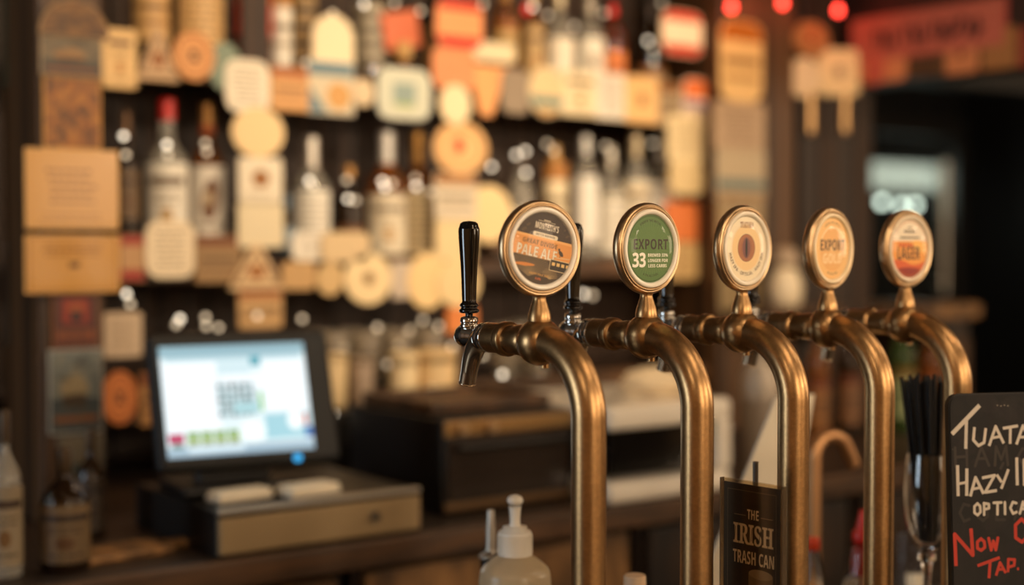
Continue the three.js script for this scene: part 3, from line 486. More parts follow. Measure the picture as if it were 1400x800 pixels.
const edgeCards = [
  [[141, 40, 187, 120], 'square', 'label', 0xe0b87a, 'tall tan card on the upper shelf edge beside the triangle coaster'],
  [[188, 40, 245, 110], 'tri', 'tri', 0xc9a478, 'triangular coaster with a triangle outline on the upper shelf edge'],
  [[237, 43, 294, 110], 'round', 'ring', 0xe0a05c, 'round coaster with orange rings and a grey middle on the upper shelf edge'],
  [[286, 58, 330, 124], 'round', 'plain', 0x7d8c78, 'round grey green coaster half behind the white lined card'],
  [[309, 82, 369, 153], 'soft', 'text', 0xf0e4cc, 'white square card with faint lines of writing on the upper shelf edge'],
  [[371, 92, 422, 151], 'sheet', 'band', 0xd8a060, 'tan and orange banded card on the upper shelf edge'],
  [[421, 84, 484, 156], 'sheet', 'bluewhite', 0xe6dcc8, 'blue and white card with a gold disc on the upper shelf edge'],
  [[482, 108, 512, 145], 'round', 'plain', 0xd8c09a, 'small cream coaster between the blue card and the pale rounded coaster'],
  [[517, 94, 589, 163], 'soft', 'inset', 0xdfe0d4, 'pale rounded square coaster with a grey green panel'],
  [[640, 90, 692, 158], 'pennant', 'plain', 0xf0a868, 'pale orange pennant shaped coaster on the upper shelf edge'],
  [[686, 95, 724, 155], 'soft', 'plain', 0x96836c, 'dull grey brown coaster beside the pennant shaped one'],
  [[724, 91, 772, 160], 'round', 'bluehalf', 0xeedcb8, 'cream round coaster with a blue stripe'],
  [[768, 98, 818, 158], 'sheet', 'label', 0xead5ab, 'cream price card next to the blue striped coaster'],
  [[816, 101, 858, 163], 'sheet', 'text', 0xe7dcc8, 'whitish price card in the middle of the long row of cards'],
  [[856, 105, 900, 168], 'sheet', 'dot', 0xe8b878, 'peach price card with a rusty spot'],
  [[898, 112, 932, 172], 'sheet', 'band', 0xa58d6a, 'brownish price card at the end of the row of cards'],
  [[934, 108, 968, 178], 'soft', 'purple', 0xeedfca, 'coaster with an orange top, purple stripe and white foot'],
];
edgeCards.forEach(([b, s, p, c, l], i) => card('coaster', l, C, b, ZE + (i % 3) * 0.004, s, p, c, { group: gE, tilt: s === 'sheet' || s === 'tri' ? 0 : (rnd() - 0.5) * 0.06 }));
[
  [[200, 302, 267, 380], 'soft', 'text', 0xeedab8, 'cream square coaster with writing below the red capped bottle'],
  [[268, 322, 330, 386], 'sheet', 'band', 0x9a774a, 'wide brown card on the lower shelf edge beside the cream square coaster'],
  [[165, 322, 197, 384], 'sheet', 'redwhite', 0xb98c5c, 'small brown card with red bars beside the lower parchment notice'],
  [[386, 358, 432, 396], 'soft', 'plain', 0xc29a64, 'low tan tag on the lower shelf edge beside the triangle coaster'],
  [[434, 358, 470, 404], 'round', 'plain', 0xd0ae78, 'tilted tan coaster on the lower shelf edge before the dotted disc'],
  [[472, 346, 536, 416], 'round', 'dot', 0xf0d6a4, 'cream round coaster with a small brown dot on the lower shelf edge'],
  [[536, 358, 562, 408], 'sheet', 'plain', 0xc9b8a4, 'narrow greyish tag between two round coasters on the lower shelf edge'],
  [[558, 346, 613, 422], 'round', 'plain', 0xf0cf94, 'plain cream round coaster on the lower shelf edge'],
  [[440, 318, 506, 358], 'soft', 'plain', 0xd9bd90, 'low cream card standing before the short dark bottle'],
  [[400, 318, 452, 356], 'soft', 'text', 0xefe6d4, 'low white card standing under the silver capped bottle'],
].forEach(([b, s, p, c, l], i) => card('coaster', l, C, b, ZE + (i % 3) * 0.004, s, p, c, { group: gE, tilt: s === 'round' ? (rnd() - 0.5) * 0.3 : 0 }));
// stacked on the two narrow uprights of the shelving
[
  [[318, 147, 389, 215], 'round', 'plain', 0xf0d09a, 'plain round cream coaster pinned above the gold spotted card'],
  [[327, 216, 386, 276], 'square', 'goldspot', 0xe9dcc2, 'cream card with a gold spot pinned under the plain round coaster'],
  [[326, 277, 388, 338], 'square', 'plain', 0xe2d2ae, 'plain cream card pinned under the gold spotted one'],
  [[314, 336, 388, 396], 'tri', 'tri', 0xdbb98a, 'triangular tan coaster pinned level with the lower shelf edge'],
  [[327, 396, 386, 448], 'square', 'band', 0xc9a06a, 'tan banded card pinned lowest under the triangular coaster'],
  [[597, 0, 660, 66], 'soft', 'redwhite', 0xf09a60, 'orange red card pinned highest on the middle upright'],
  [[592, 64, 650, 122], 'soft', 'plain', 0xe0905c, 'salmon card pinned under the orange red one'],
  [[602, 116, 644, 170], 'round', 'plain', 0xf2dcb0, 'small pale round coaster pinned above the big one with a red core'],
  [[594, 167, 667, 238], 'round', 'redcore', 0xe9b87a, 'big tan round coaster with a rusty red core'],
  [[595, 238, 652, 300], 'square', 'band', 0xd9cab0, 'greyish card with an ochre head pinned under the red cored coaster'],
  [[596, 300, 650, 356], 'square', 'plain', 0xe9cf9c, 'cream square card pinned on the middle upright by the black tap handle'],
  [[598, 354, 656, 420], 'round', 'plain', 0xecd09a, 'cream round coaster half behind the black tap handle'],
  [[612, 420, 652, 456], 'square', 'plain', 0xdf8440, 'orange card pinned lowest behind the chrome faucet'],
].forEach(([b, s, p, c, l], i) => card('coaster', l, C, b, -3.0 + (i % 2) * 0.005, s, p, c, { group: 'coasters pinned on the shelving uprights' }));
[
  [[638, 254, 700, 332], 'round', 'plain', 0xf2d49c, 'large plain cream coaster behind the pale ale badge', -3.02],
  [[914, 158, 962, 222], 'square', 'text', 0xe8cf9e, 'cream card with writing hung under the purple striped coaster', -3.0],
  [[916, 222, 962, 266], 'soft', 'plain', 0xd9bd8a, 'low tan card hung under the cream written card', -3.0],
  [[910, 276, 954, 330], 'square', 'plain', 0xd9763a, 'plain bright orange card beside the green tap badge', -3.02],
  [[912, 332, 954, 382], 'square', 'text', 0xcaa56c, 'tan card pinned under the bright orange card', -3.02],
  [[906, 16, 960, 76], 'soft', 'redwhite', 0xf3dcb8, 'cream rounded card with red bars at head and foot', -3.0],
  [[524, 16, 574, 66], 'sheet', 'plain', 0xd06a40, 'tilted plain orange card on the upper shelf', -3.06],
  [[640, 58, 704, 84], 'soft', 'plain', 0xe9d6ae, 'low cream tag beside the salmon card', -3.06],
  [[428, 20, 484, 100], 'dome', 'plain', 0xf0dcb4, 'tall cream plaque with a domed top on the upper shelf', -3.04],
].forEach(([b, s, p, c, l, z]) => card('display_card', l, 'card', b, z, s, p, c, { tilt: l[0] === 't' && s === 'sheet' ? 0.2 : 0, thick: 0.005 }));
{ // stopper that stands over the pale rounded coaster
  const a = onZ(551, 98, -3.06), t = thing('bottle_stopper', 'tan stopper of a decanter just above the pale rounded coaster', 'stopper', [a.x, SH_B, -3.06]);
  mesh('neck', lathe([[0, 0], [0.03, 0], [0.032, 0.012], [0.02, 0.03], [0.014, 0.04], [0.014, 0.05], [0, 0.05]]), M.glassAmber, t);
  mesh('cap', lathe([[0, 0.05], [0.02, 0.05], [0.022, 0.056], [0.022, 0.09], [0.018, 0.096], [0, 0.096]]), paint(0xc79b5c), t);
}
// posts
const ZL = -2.69;
[
  [[36, 205, 163, 313], -2.665, 'sheet', 'parchment', 0xd3a462, 'laminated parchment notice with blocks of print, upper of two on the post', 0.12],
  [[36, 322, 165, 400], -2.665, 'sheet', 'parchment2', 0xd0a05c, 'laminated parchment notice with a small dark emblem, lower of two on the post', 0.12],
  [[54, 0, 150, 50], -2.68, 'dome', 'mottled', 0xa88a60, 'mottled brown picture at the very top of the post', 0.5],
  [[56, 51, 140, 104], -2.685, 'sheet', 'photo', 0xb89a74, 'faded brown photograph pinned on the post under the mottled picture', 0.5],
  [[60, 105, 138, 204], ZL, 'sheet', 'mottled', 0xd6a050, 'ochre mottled poster on the post above the parchment notices', 0.5],
  [[73, 402, 134, 476], -2.685, 'sheet', 'figure', 0xa8683a, 'small poster with an orange figure below the parchment notices', 0.45],
  [[68, 478, 140, 592], ZL, 'sheet', 'photo', 0xb4b2a8, 'grey blue photograph on the post below the orange figure poster', 0.45],
  [[80, 596, 142, 660], ZL, 'sheet', 'bluehalf', 0x6d675c, 'dim pale print lowest on the post behind the tinted bottles', 0.5],
].forEach(([b, z, s, p, c, l, gl]) => card(b[2] > 160 ? 'notice' : 'poster', l, b[2] > 160 ? 'notice' : 'poster', b, z, s, p, c, { gloss: gl, thick: 0.002 }));
[
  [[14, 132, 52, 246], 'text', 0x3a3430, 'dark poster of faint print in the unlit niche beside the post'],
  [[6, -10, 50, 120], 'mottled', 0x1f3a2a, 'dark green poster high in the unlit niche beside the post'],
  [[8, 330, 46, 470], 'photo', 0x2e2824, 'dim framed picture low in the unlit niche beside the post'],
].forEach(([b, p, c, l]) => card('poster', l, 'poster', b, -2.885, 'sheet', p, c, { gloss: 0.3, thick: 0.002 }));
[
  [[143, 428, 194, 488], 'square', 'text', 0xcdb394, 'pale card with writing hung by the post under the lower shelf', -2.95],
  [[140, 508, 188, 580], 'round', 'ring', 0xd07a34, 'orange ringed round coaster hung low by the post', -2.95],
  [[192, 510, 216, 582], 'square', 'band', 0xa8763e, 'narrow ochre card hung low behind the screen', -2.97],
].forEach(([b, s, p, c, l, z]) => card('coaster', l, C, b, z, s, p, c));
[
  [[985, 29, 1043, 139], -2.93, 'soft', 'band', 0xd8ae70, 'tall ochre card highest on the wide brown post'],
  [[977, 140, 1046, 205], -2.925, 'square', 'text', 0xa78a6a, 'grey brown printed card second from the top on the wide brown post'],
  [[980, 204, 1047, 274], -2.925, 'square', 'bluehalf', 0xb2a48e, 'pale blue striped card third from the top on the wide brown post'],
  [[982, 266, 1044, 330], -2.93, 'square', 'text', 0x9a8058, 'brown printed card partly behind the eye badge'],
  [[984, 340, 1040, 425], -2.93, 'square', 'plain', 0x86714f, 'plain dull card under the eye badge on the wide brown post'],
].forEach(([b, z, s, p, c, l]) => card('post_card', l, 'card', b, z, s, p, c, { gloss: 0.3 }));

// ------------------------------------------------------------------ red board, coasters and lights on the beam by the doorway
const XB = 3.452;
{
  const redBoard = canvas(512, 128, (g, w, h) => { bg(g, w, h, '#b8604a'); for (let i = 0; i < 30; i++) { g.fillStyle = i % 2 ? '#c9745a' : '#a8463a'; g.globalAlpha = 0.3; g.fillRect(0, rnd() * h, w, 1 + rnd() * 4); } g.globalAlpha = 1; g.strokeStyle = '#240a08'; g.lineWidth = 13; for (let i = 0; i < 12; i++) { const x = 90 + i * 28 + (i > 2 ? 20 : 0) + (i > 5 ? 14 : 0); g.beginPath(); g.moveTo(x, 34 + rnd() * 14); g.lineTo(x + (rnd() - 0.5) * 16, 94 - rnd() * 12); if (i % 3) { g.lineTo(x + 14, 70); } else { g.moveTo(x - 8, 44); g.lineTo(x + 14, 40); } g.stroke(); } });
  const c = onX(1264, 46, XB), l = onX(1160, 62, XB), r = onX(1372, 30, XB), t = thing('red_sign', 'weathered red board with dark hand lettering on the beam by the doorway', 'sign', [XB - 0.004, c.y + 0.004, c.z], -Math.PI / 2);
  const w = Math.abs(r.z - l.z), h = 0.14;
  mesh('board', rbox(w, h, 0.012, 0.003), paint(0x8f3326, 0.7), t, [0, 0, -0.006]);
  mesh('lettering', new THREE.PlaneGeometry(w * 0.985, h * 0.94), std({ map: redBoard, roughness: 0.65 }), t, [0, 0, 0.0006]);
}
[
  [[1176, 76, 1238, 112], 'soft', 'plain', 0xd88a58, 'wide peach coaster under the red board'],
  [[1182, 74, 1208, 116], 'round', 'plain', 0xc9604a, 'small red round coaster over the wide peach one'],
  [[1244, 58, 1288, 104], 'sheet', 'striped', 0x6b5030, 'dark striped coaster under the red board'],
  [[1292, 44, 1336, 100], 'square', 'dot', 0xc98050, 'tan orange coaster with a dark dot under the red board'],
  [[1342, 38, 1388, 94], 'square', 'plain', 0x9c6a3a, 'plain brown coaster under the red board'],
  [[1392, 36, 1430, 90], 'square', 'plain', 0x8a3a28, 'rusty coaster cut by the picture edge under the red board'],
].forEach(([b, s, p, c, l], i) => card('coaster', l, C, b, XB - 0.004 - (i === 1 ? 0.006 : 0), s, p, c, { axis: 'x', group: 'coasters on the beam' }));
{ // red fairy lights, plus two dim bulbs put in for red reflections
  const pts = [[700, -22], [720, 12], [770, -6], [838, 14], [890, 2], [945, -12], [1000, 8], [1036, -14], [1070, 3], [1108, -16], [1146, 13], [1168, -8]].map(([a, b]) => onZ(a, b, -2.86));
  const o = pts[0], t = thing('lights_and_glints', 'string of glowing red bulbs and two dim stand-ins for reflections along the back bar top', 'string lights', o.toArray());
  mesh('cord', tube(pts.map((p) => [p.x - o.x, p.y - o.y + 0.012, p.z - o.z]), 0.0022, 90, 6), M.black, t);
  const red = std({ color: 0x7a0f08, emissive: new THREE.Color(1, 0.05, 0.03), emissiveIntensity: 9, roughness: 0.3 }), dim = std({ color: 0x6a0d08, emissive: new THREE.Color(1, 0.03, 0.02), emissiveIntensity: 0.8, roughness: 0.3 });
  [1, 3, 6, 8, 10].forEach((i) => {
    const p = pts[i], on = i > 4, b = mesh('bulb', lathe(smoothProfile([[0.0001, -0.016], [0.008, -0.012], [0.0105, -0.002], [0.006, 0.008], [0.005, 0.012]], 16), 16), on ? red : dim, t, [p.x - o.x, p.y - o.y, p.z - o.z]);
    if (on) { const l = new THREE.PointLight(new THREE.Color(1, 0.06, 0.03), 0.012); l.name = 'bulb_light'; l.shadow.radius = 0.4; l.castShadow = true; l.position.copy(p); scene.add(l); }
  });
}
{ // added glowing beads standing in for glints on bottles and glasses
  const glintGlow = std({ color: 0xfff4e0, roughness: 0.2, emissive: new THREE.Color(1, 0.86, 0.66), emissiveIntensity: 2.5 }), soft = std({ color: 0xe8d8bc, roughness: 0.2, emissive: new THREE.Color(1, 0.8, 0.55), emissiveIntensity: 1.1 }), glintG = new THREE.SphereGeometry(0.0062, 14, 10);
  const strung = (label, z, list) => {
    const pts = list.map(([x, y]) => onZ(x, y, z)), o = pts[0], t = thing('lights_and_glints', label, 'string lights', o.toArray(), 0, 'glint bulbs on the back bar');
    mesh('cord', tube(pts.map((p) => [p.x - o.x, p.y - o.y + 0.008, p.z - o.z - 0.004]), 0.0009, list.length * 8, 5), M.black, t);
    pts.forEach((p, i) => mesh('bulb', glintG, list[i][2] ? soft : glintGlow, t, [p.x - o.x, p.y - o.y, p.z - o.z]));
  };
  strung('added tiny bulbs standing in for glints on the bottle necks of the lower shelf', -3.055, [[169, 186], [172, 212, 1], [228, 198], [229, 212, 1], [281, 196, 1], [283, 208, 1], [383, 238, 1], [423, 247], [427, 254, 1], [474, 246, 1], [476, 272], [486, 274, 1], [523, 248], [526, 256], [536, 251, 1], [568, 244, 1], [569, 255], [590, 262, 1], [672, 228], [706, 212], [718, 207], [719, 236], [748, 197, 1], [757, 206, 1], [828, 200, 1], [836, 210, 1], [892, 196, 1]]);
  strung('added tiny bulbs standing in for glints along the tops of the upper bottles', -3.055, [[418, 86, 1], [455, 19, 1], [498, 6], [540, 4, 1], [575, 15, 1], [607, 14, 1], [660, 6, 1], [728, 9], [718, 12, 1], [749, 21, 1], [785, 36, 1], [826, 18, 1], [886, 56], [894, 66, 1], [905, 4, 1]]);
  strung('added tiny bulbs standing in for glass glints under the lower shelf', -2.97, [[173, 402], [178, 416, 1], [186, 452, 1], [246, 436], [241, 444, 1], [281, 434, 1], [282, 446, 1], [299, 448, 1], [352, 432, 1], [413, 436, 1], [426, 460, 1], [470, 476, 1], [516, 448, 1], [530, 498, 1], [545, 470, 1], [560, 452, 1], [578, 438, 1], [600, 446, 1], [618, 474, 1]]);
  strung('added tiny bulbs standing in for glints along the worktop behind the taps', -2.72, [[455, 566], [452, 584, 1], [590, 532, 1], [606, 583, 1], [656, 530, 1], [687, 512], [660, 486, 1], [798, 402], [810, 404, 1]]);
}
// two spare tap badges hung by their stems on the panelling, and two round discs above
for (const [px, py, r, square, name, label] of [[1100, 106, 23, 0, 'hung_badge', 'round cream badge with a short brass stem hung on the dark boards'], [1147, 99, 30, 1, 'hung_badge', 'square cream badge with a small dot and brass stem on the dark boards']]) {
  const z = -2.93 + square * 0.02, c = onZ(px, py, z), s = r * 4.3 / FPX, t = thing(name, label, 'badge', c.toArray(), -0.5);
  mesh('board', slab(square ? roundRect(2 * s, 2.1 * s, s * 0.4) : discShape(2 * s, 2.3 * s), 0.012, 0.002), paint(0xd9b987), t);
  mesh('printed_face', face(square ? roundRect(1.9 * s, 2 * s, s * 0.36) : discShape(1.9 * s, 2.2 * s), 1.9 * s, 2 * s), printed(square ? 'dot' : 'plain', square ? 0xe2b97a : 0xcda878), t, [0, 0, 0.0026]);
  mesh('stem', lathe(smoothProfile([[0.0001, -0.175], [0.012, -0.172], [0.0135, -0.16], [0.0125, -0.1], [0.0135, -0.05]], 24)), M.brass, t, [0.02, -s + 0.055, -0.006]);
}
card('coaster', 'brown round coaster hung above the round cream badge', C, [1086, 30, 1134, 78], -2.93, 'round', 'redcore', 0xa87040);

// ------------------------------------------------------------------ passage beyond the doorway
{
  const a = onZ(1190, 221, -4.75), b = onZ(1280, 261, -4.75), t = thing('light_box', 'pale green white glowing light box behind the passage door', 'light box', [(a.x + b.x) / 2, (a.y + b.y) / 2, -4.75]);
  mesh('frame', rbox(b.x - a.x + 0.04, a.y - b.y + 0.04, 0.04, 0.006), M.blackPlastic, t, [0, 0, -0.02]);
  for (const x of [-0.2, 0.2]) mesh('hanger', cyl(0.004, 0.004, 2.79 - a.y, 8), M.blackPlastic, t, [x, (2.79 - a.y) / 2 + (a.y - b.y) / 2 + 0.02, -0.02]);
  mesh('screen', rbox(b.x - a.x, a.y - b.y, 0.012, 0.004), std({ color: 0xbcc7b4, emissive: new THREE.Color(0.8, 0.84, 0.72), emissiveIntensity: 0.75 }), t, [0, 0, 0.004]);
  const l = new THREE.RectAreaLight(new THREE.Color(0.85, 0.97, 0.9), 2.5, b.x - a.x, a.y - b.y); l.name = 'panel_light'; l.rotation.y = Math.PI; l.position.z = 0.014; t.add(l);
  const bulb = std({ color: 0xdfe8dc, emissive: new THREE.Color(0.85, 0.95, 0.82), emissiveIntensity: 6 });  // added bulbs and sockets stand in for glints below the lit box
  for (const [px, py] of [[1206, 276], [1233, 281], [1251, 280]]) {
    const p = onZ(px, py, -4.74), o = mesh('bulb', new THREE.SphereGeometry(0.02, 16, 12), bulb, t, [p.x - t.position.x, p.y - t.position.y, 0.01]);
    mesh('glint_socket', mergeGeometries([cyl(0.014, 0.014, 0.04, 12).translate(0, 0.035, 0), cyl(0.003, 0.003, 0.1, 8).translate(0, 0.1, 0)]), M.blackPlastic, o);
    const q = new THREE.PointLight(new THREE.Color(0.85, 0.95, 0.85), 0.02); q.name = 'bulb_light'; q.shadow.radius = 0.6; q.castShadow = true; q.position.copy(p); scene.add(q);
  }
  const p0 = onZ(1292, 220, -4.5), p1 = onZ(1292, 400, -4.5), s = thing('door_handle_rail', 'long upright pale steel rail on the passage door', 'rail', [p0.x, p1.y, -4.5]);
  mesh('rail', cyl(0.02, 0.02, p0.y - p1.y, 20), M.steel, s, [0, (p0.y - p1.y) / 2, 0]);
  for (const y of [0.05, p0.y - p1.y - 0.05]) mesh('bracket', cyl(0.009, 0.009, 0.08, 12).rotateX(Math.PI / 2), M.steel, s, [0, y, -0.04]);
}
{ // wooden stand in the doorway, with bottle and boxes on the side counter
  const a = onZ(1262, 416, -2.95), b = onZ(1318, 438, -2.95), t = thing('side_cabinet', 'tan topped wooden cabinet standing in the dark doorway', 'cabinet', [(a.x + b.x) / 2, 0, -3.05]);
  mesh('cabinet_top', rbox(b.x - a.x + 0.06, 0.05, 0.3, 0.01), M.paleWood, t, [0, a.y - 0.025, 0]);
  mesh('carcass', rbox(b.x - a.x, a.y - 0.05, 0.24, 0.006), M.darkWood, t, [0, (a.y - 0.05) / 2, 0]);
  const q = mesh('door', rbox(b.x - a.x - 0.03, a.y - 0.16, 0.018, 0.004), M.midWood, t, [0, (a.y - 0.08) / 2, 0.128]); mesh('knob', new THREE.SphereGeometry(0.012, 16, 12), M.brassPale, q, [0.06, 0.1, 0.018]);
}

// ------------------------------------------------------------------ the back counter and what stands on it
const ZF = -2.2;
{
  const t = thing('worktop', 'long dark worktop with a wooden edge along the back bar', 'worktop', [1.85, COUNTER, -2.77]);
  mesh('top', rbox(3.6, 0.04, 1.12, 0.008), M.darkWood, t, [0, -0.02, 0]);
  mesh('front_edge', rbox(3.6, 0.05, 0.02, 0.006), M.midWood, t, [0, -0.025, 0.57]);
  let first;
  ['below the cash drawer', 'below the dark countertop oven', 'below the white machine', 'nearest the doorway'].forEach((w, i) => {
    let c = first?.clone();
    const label = 'back bar cabinet with a ' + (i > 1 ? 'dark' : 'pale') + ' drawer front ' + w;
    if (!c) {
      c = first = thing('back_bar_cabinet', label, 'cabinet', [0, 0, 0], 0, 'cabinets under the back bar worktop');
      mesh('carcass', box(0.68, 0.9, 0.38), M.darkWood, c, [0, 0.47, 0]);
      const d = mesh('drawer', rbox(0.64, 0.2, 0.02, 0.005), M.paleWood, c, [0, 0.8, 0.2]); mesh('handle', cyl(0.006, 0.006, 0.16, 12).rotateZ(Math.PI / 2), M.steel, d, [0, -0.03, 0.03]);
      const q = mesh('door', rbox(0.64, 0.62, 0.02, 0.005), M.darkWood, c, [0, 0.36, 0.2]); mesh('handle', cyl(0.006, 0.006, 0.16, 12), M.steel, q, [0.27, 0.18, 0.03]);
    } else { c.name = numbered('back_bar_cabinet'); scene.add(c); c.userData = { ...c.userData, label }; }
    c.position.set(0.95 + i * 0.7, 0, -2.46);
    if (i > 1) c.children[1].material = M.darkWood;
  });
}
{ // cash drawer
  const a = onZ(296, 692, ZF - 0.02), b = onZ(572, 668, ZF - 0.02), w = b.x - a.x, h = 0.08, t = thing('cash_drawer', 'wide steel fronted cash drawer under the touch screen', 'cash drawer', [(a.x + b.x) / 2, COUNTER, ZF - 0.2]);
  mesh('case', rbox(w, h, 0.36, 0.004), M.blackPlastic, t, [0, h / 2, 0]);
  const d = mesh('drawer_front', rbox(w * 0.99, h * 0.78, 0.012, 0.003), paint(0xa38a64, 0.5, 0.4), t, [0, h * 0.46, 0.184]);
  mesh('lock', cyl(0.011, 0.011, 0.008, 20).rotateX(Math.PI / 2), M.chrome, d, [0.1, 0.004, 0.008]);
  mesh('top_lip', rbox(w, 0.008, 0.02, 0.002), M.steel, t, [0, h - 0.002, 0.178]);
}
{ // touch-screen till
  const scr = canvas(640, 400, (g, w, h) => {
    bg(g, w, h, '#dff0f4'); g.fillStyle = '#8fb4c0'; g.fillRect(0, 0, w, 40); g.fillStyle = '#b9d6de'; g.fillRect(20, 40, 600, 16);
    g.fillStyle = '#f4fbff'; g.fillRect(10, 60, 230, 250); g.fillRect(250, 110, 190, 60); g.fillRect(440, 64, 190, 190);
    g.fillStyle = '#4aa0b0'; g.fillRect(390, 46, 46, 34); g.fillStyle = '#cfe6ec'; g.fillRect(240, 60, 150, 50);
    for (let j = 0; j < 5; j++) for (let i = 0; i < 6; i++) { g.fillStyle = ['#6f8a90', '#8aa7ac', '#5b7378', '#9bb8bd'][(i * 3 + j * 5) % 4]; g.fillRect(232 + i * 28, 140 + j * 26, 23, 21); }
    g.fillStyle = '#77be3f'; g.fillRect(416, 178, 14, 70); g.fillStyle = '#a9d2d8'; g.fillRect(300, 215, 110, 40);
    g.fillStyle = '#9fd0dc'; g.fillRect(430, 262, 200, 92); g.fillStyle = '#f6ffff'; g.beginPath(); g.arc(566, 290, 36, 0, 7); g.fill(); g.fillStyle = '#e0583a'; g.fillRect(604, 266, 16, 44); g.fillStyle = '#3b6fb0'; g.fillRect(606, 316, 34, 40);
    g.fillStyle = '#b8265c'; g.fillRect(10, 316, 64, 32); g.fillStyle = '#6f8a80'; g.fillRect(20, 350, 50, 22);
    for (let i = 0; i < 4; i++) { g.fillStyle = '#7db04a'; g.fillRect(88 + i * 58, 312, 50, 9); g.fillStyle = '#5d7a58'; g.fillRect(88 + i * 58, 322, 50, 8); g.fillStyle = '#a9c46a'; g.fillRect(88 + i * 58, 332, 50, 16); g.fillStyle = '#7d8a72'; g.fillRect(88 + i * 58, 350, 50, 12); }
    g.fillStyle = '#f2ffff'; g.beginPath(); g.ellipse(372, 320, 60, 44, 0, 0, 7); g.fill(); g.fillStyle = '#9db8c8'; g.fillRect(0, 366, w, 34); g.fillStyle = '#d3e6ee'; g.fillRect(90, 366, 240, 20);
  });
  const z = -2.32, tl = onZ(212, 468, z), bl = onZ(235, 627, z), br = onZ(430, 613, z);
  const t = thing('touch_screen_till', 'tilted black touch screen till showing a bright pale blue page', 'till', [(bl.x + br.x) / 2, COUNTER + 0.083, z], -0.12);
  const w = 0.272, h = 0.2, by = bl.y - (COUNTER + 0.083) - 0.003;
  const s = new THREE.Group(); s.name = 'screen_head'; s.position.set(-0.004, by, 0); s.rotation.x = -0.3; t.add(s);
  mesh('casing', rbox(w + 0.07, h + 0.05, 0.035, 0.014, 3), std({ color: 0x070605, roughness: 0.6 }), s, [0.018, h / 2, -0.0185]);
  mesh('screen', new THREE.PlaneGeometry(w, h), std({ color: 0x101010, roughness: 0.3, emissive: 0xffffff, emissiveMap: scr, emissiveIntensity: SCREEN }), s, [0, h / 2, 0.0006]);
  mesh('power_light', cyl(0.007, 0.007, 0.004, 20).rotateX(Math.PI / 2), std({ color: 0x1b6fae, emissive: new THREE.Color(0.05, 0.42, 0.85), emissiveIntensity: 1.2 }), s, [w / 2 - 0.035, -0.015, 0.001]);
  const l = new THREE.RectAreaLight(new THREE.Color(0.82, 0.95, 1), SCREEN * 0.55, w, h); l.name = 'screen_light'; l.position.set(0, h / 2, 0.004); l.rotation.y = Math.PI; s.add(l);
  mesh('stand', mergeGeometries([rbox(0.14, by + 0.06, 0.03, 0.01).translate(0, by / 2 + 0.03, -0.075), rbox(0.22, 0.02, 0.18, 0.008).translate(0, 0.01, -0.1)]), M.blackPlastic, t);
}
for (const [px0, px1, py, len, label] of [[285, 370, 683, 0.05, 'white paper slip lying on the cash drawer, the longer one'], [381, 461, 675, 0.06, 'white folded slip lying on the cash drawer beside the longer slip']]) {
  const y = COUNTER + 0.083, a = onY(px0, py, y), b = onY(px1, py, y), t = thing('receipt', label, 'receipt', [(a.x + b.x) / 2, y, Math.min(-2.25, (a.z + b.z) / 2)], 0.1);
  mesh('sheet', rbox(Math.hypot(b.x - a.x, b.z - a.z), 0.012, len, 0.004), M.paper, t, [0, 0.006, 0]); mesh('fold', rbox(Math.hypot(b.x - a.x, b.z - a.z) * 0.96, 0.006, len * 0.9, 0.003), M.paper, t, [0.002, 0.0145, -0.002]);
}
{ // dark countertop oven
  const y0 = COUNTER, t = thing('countertop_oven', 'dark countertop oven with steel front bands behind the first tap', 'oven', [1.702, y0, -2.49]);
  mesh('casing', rbox(0.325, 0.19, 0.36, 0.008), M.blackPlastic, t, [0, 0.096, 0]);
  mesh('trim', rbox(0.32, 0.03, 0.01, 0.003), paint(0xb08a58, 0.3, 0.7), t, [0, 0.17, 0.182]);
  const d = mesh('door', rbox(0.31, 0.125, 0.012, 0.004), phys({ color: 0x2b211a, roughness: 0.22, clearcoat: 1 }), t, [0, 0.09, 0.183]); mesh('handle', cyl(0.006, 0.006, 0.28, 16).rotateZ(Math.PI / 2), M.blackPlastic, d, [0, 0.045, 0.022]);
  mesh('lower_trim', rbox(0.32, 0.016, 0.01, 0.003), paint(0x6d5234, 0.4, 0.6), t, [0, 0.016, 0.182]);
  [[1.58], [1.65]].forEach(([x]) => mesh('knob', cyl(0.012, 0.014, 0.014, 20).rotateX(Math.PI / 2), M.brassPale, t, [x - 1.702, 0.171, 0.193]));
  const u = thing('serving_tray', 'tan wooden tray lying on the dark countertop oven', 'tray', [1.702, y0 + 0.192, -2.5]);
  mesh('base', rbox(0.3, 0.01, 0.26, 0.004), M.midWood, u, [0, 0.005, 0]); mesh('rim', mergeGeometries([rbox(0.3, 0.022, 0.01).translate(0, 0.015, 0.13), rbox(0.3, 0.022, 0.01).translate(0, 0.015, -0.13), rbox(0.01, 0.022, 0.26).translate(0.15, 0.015, 0), rbox(0.01, 0.022, 0.26).translate(-0.15, 0.015, 0)]), M.midWood, u);
}
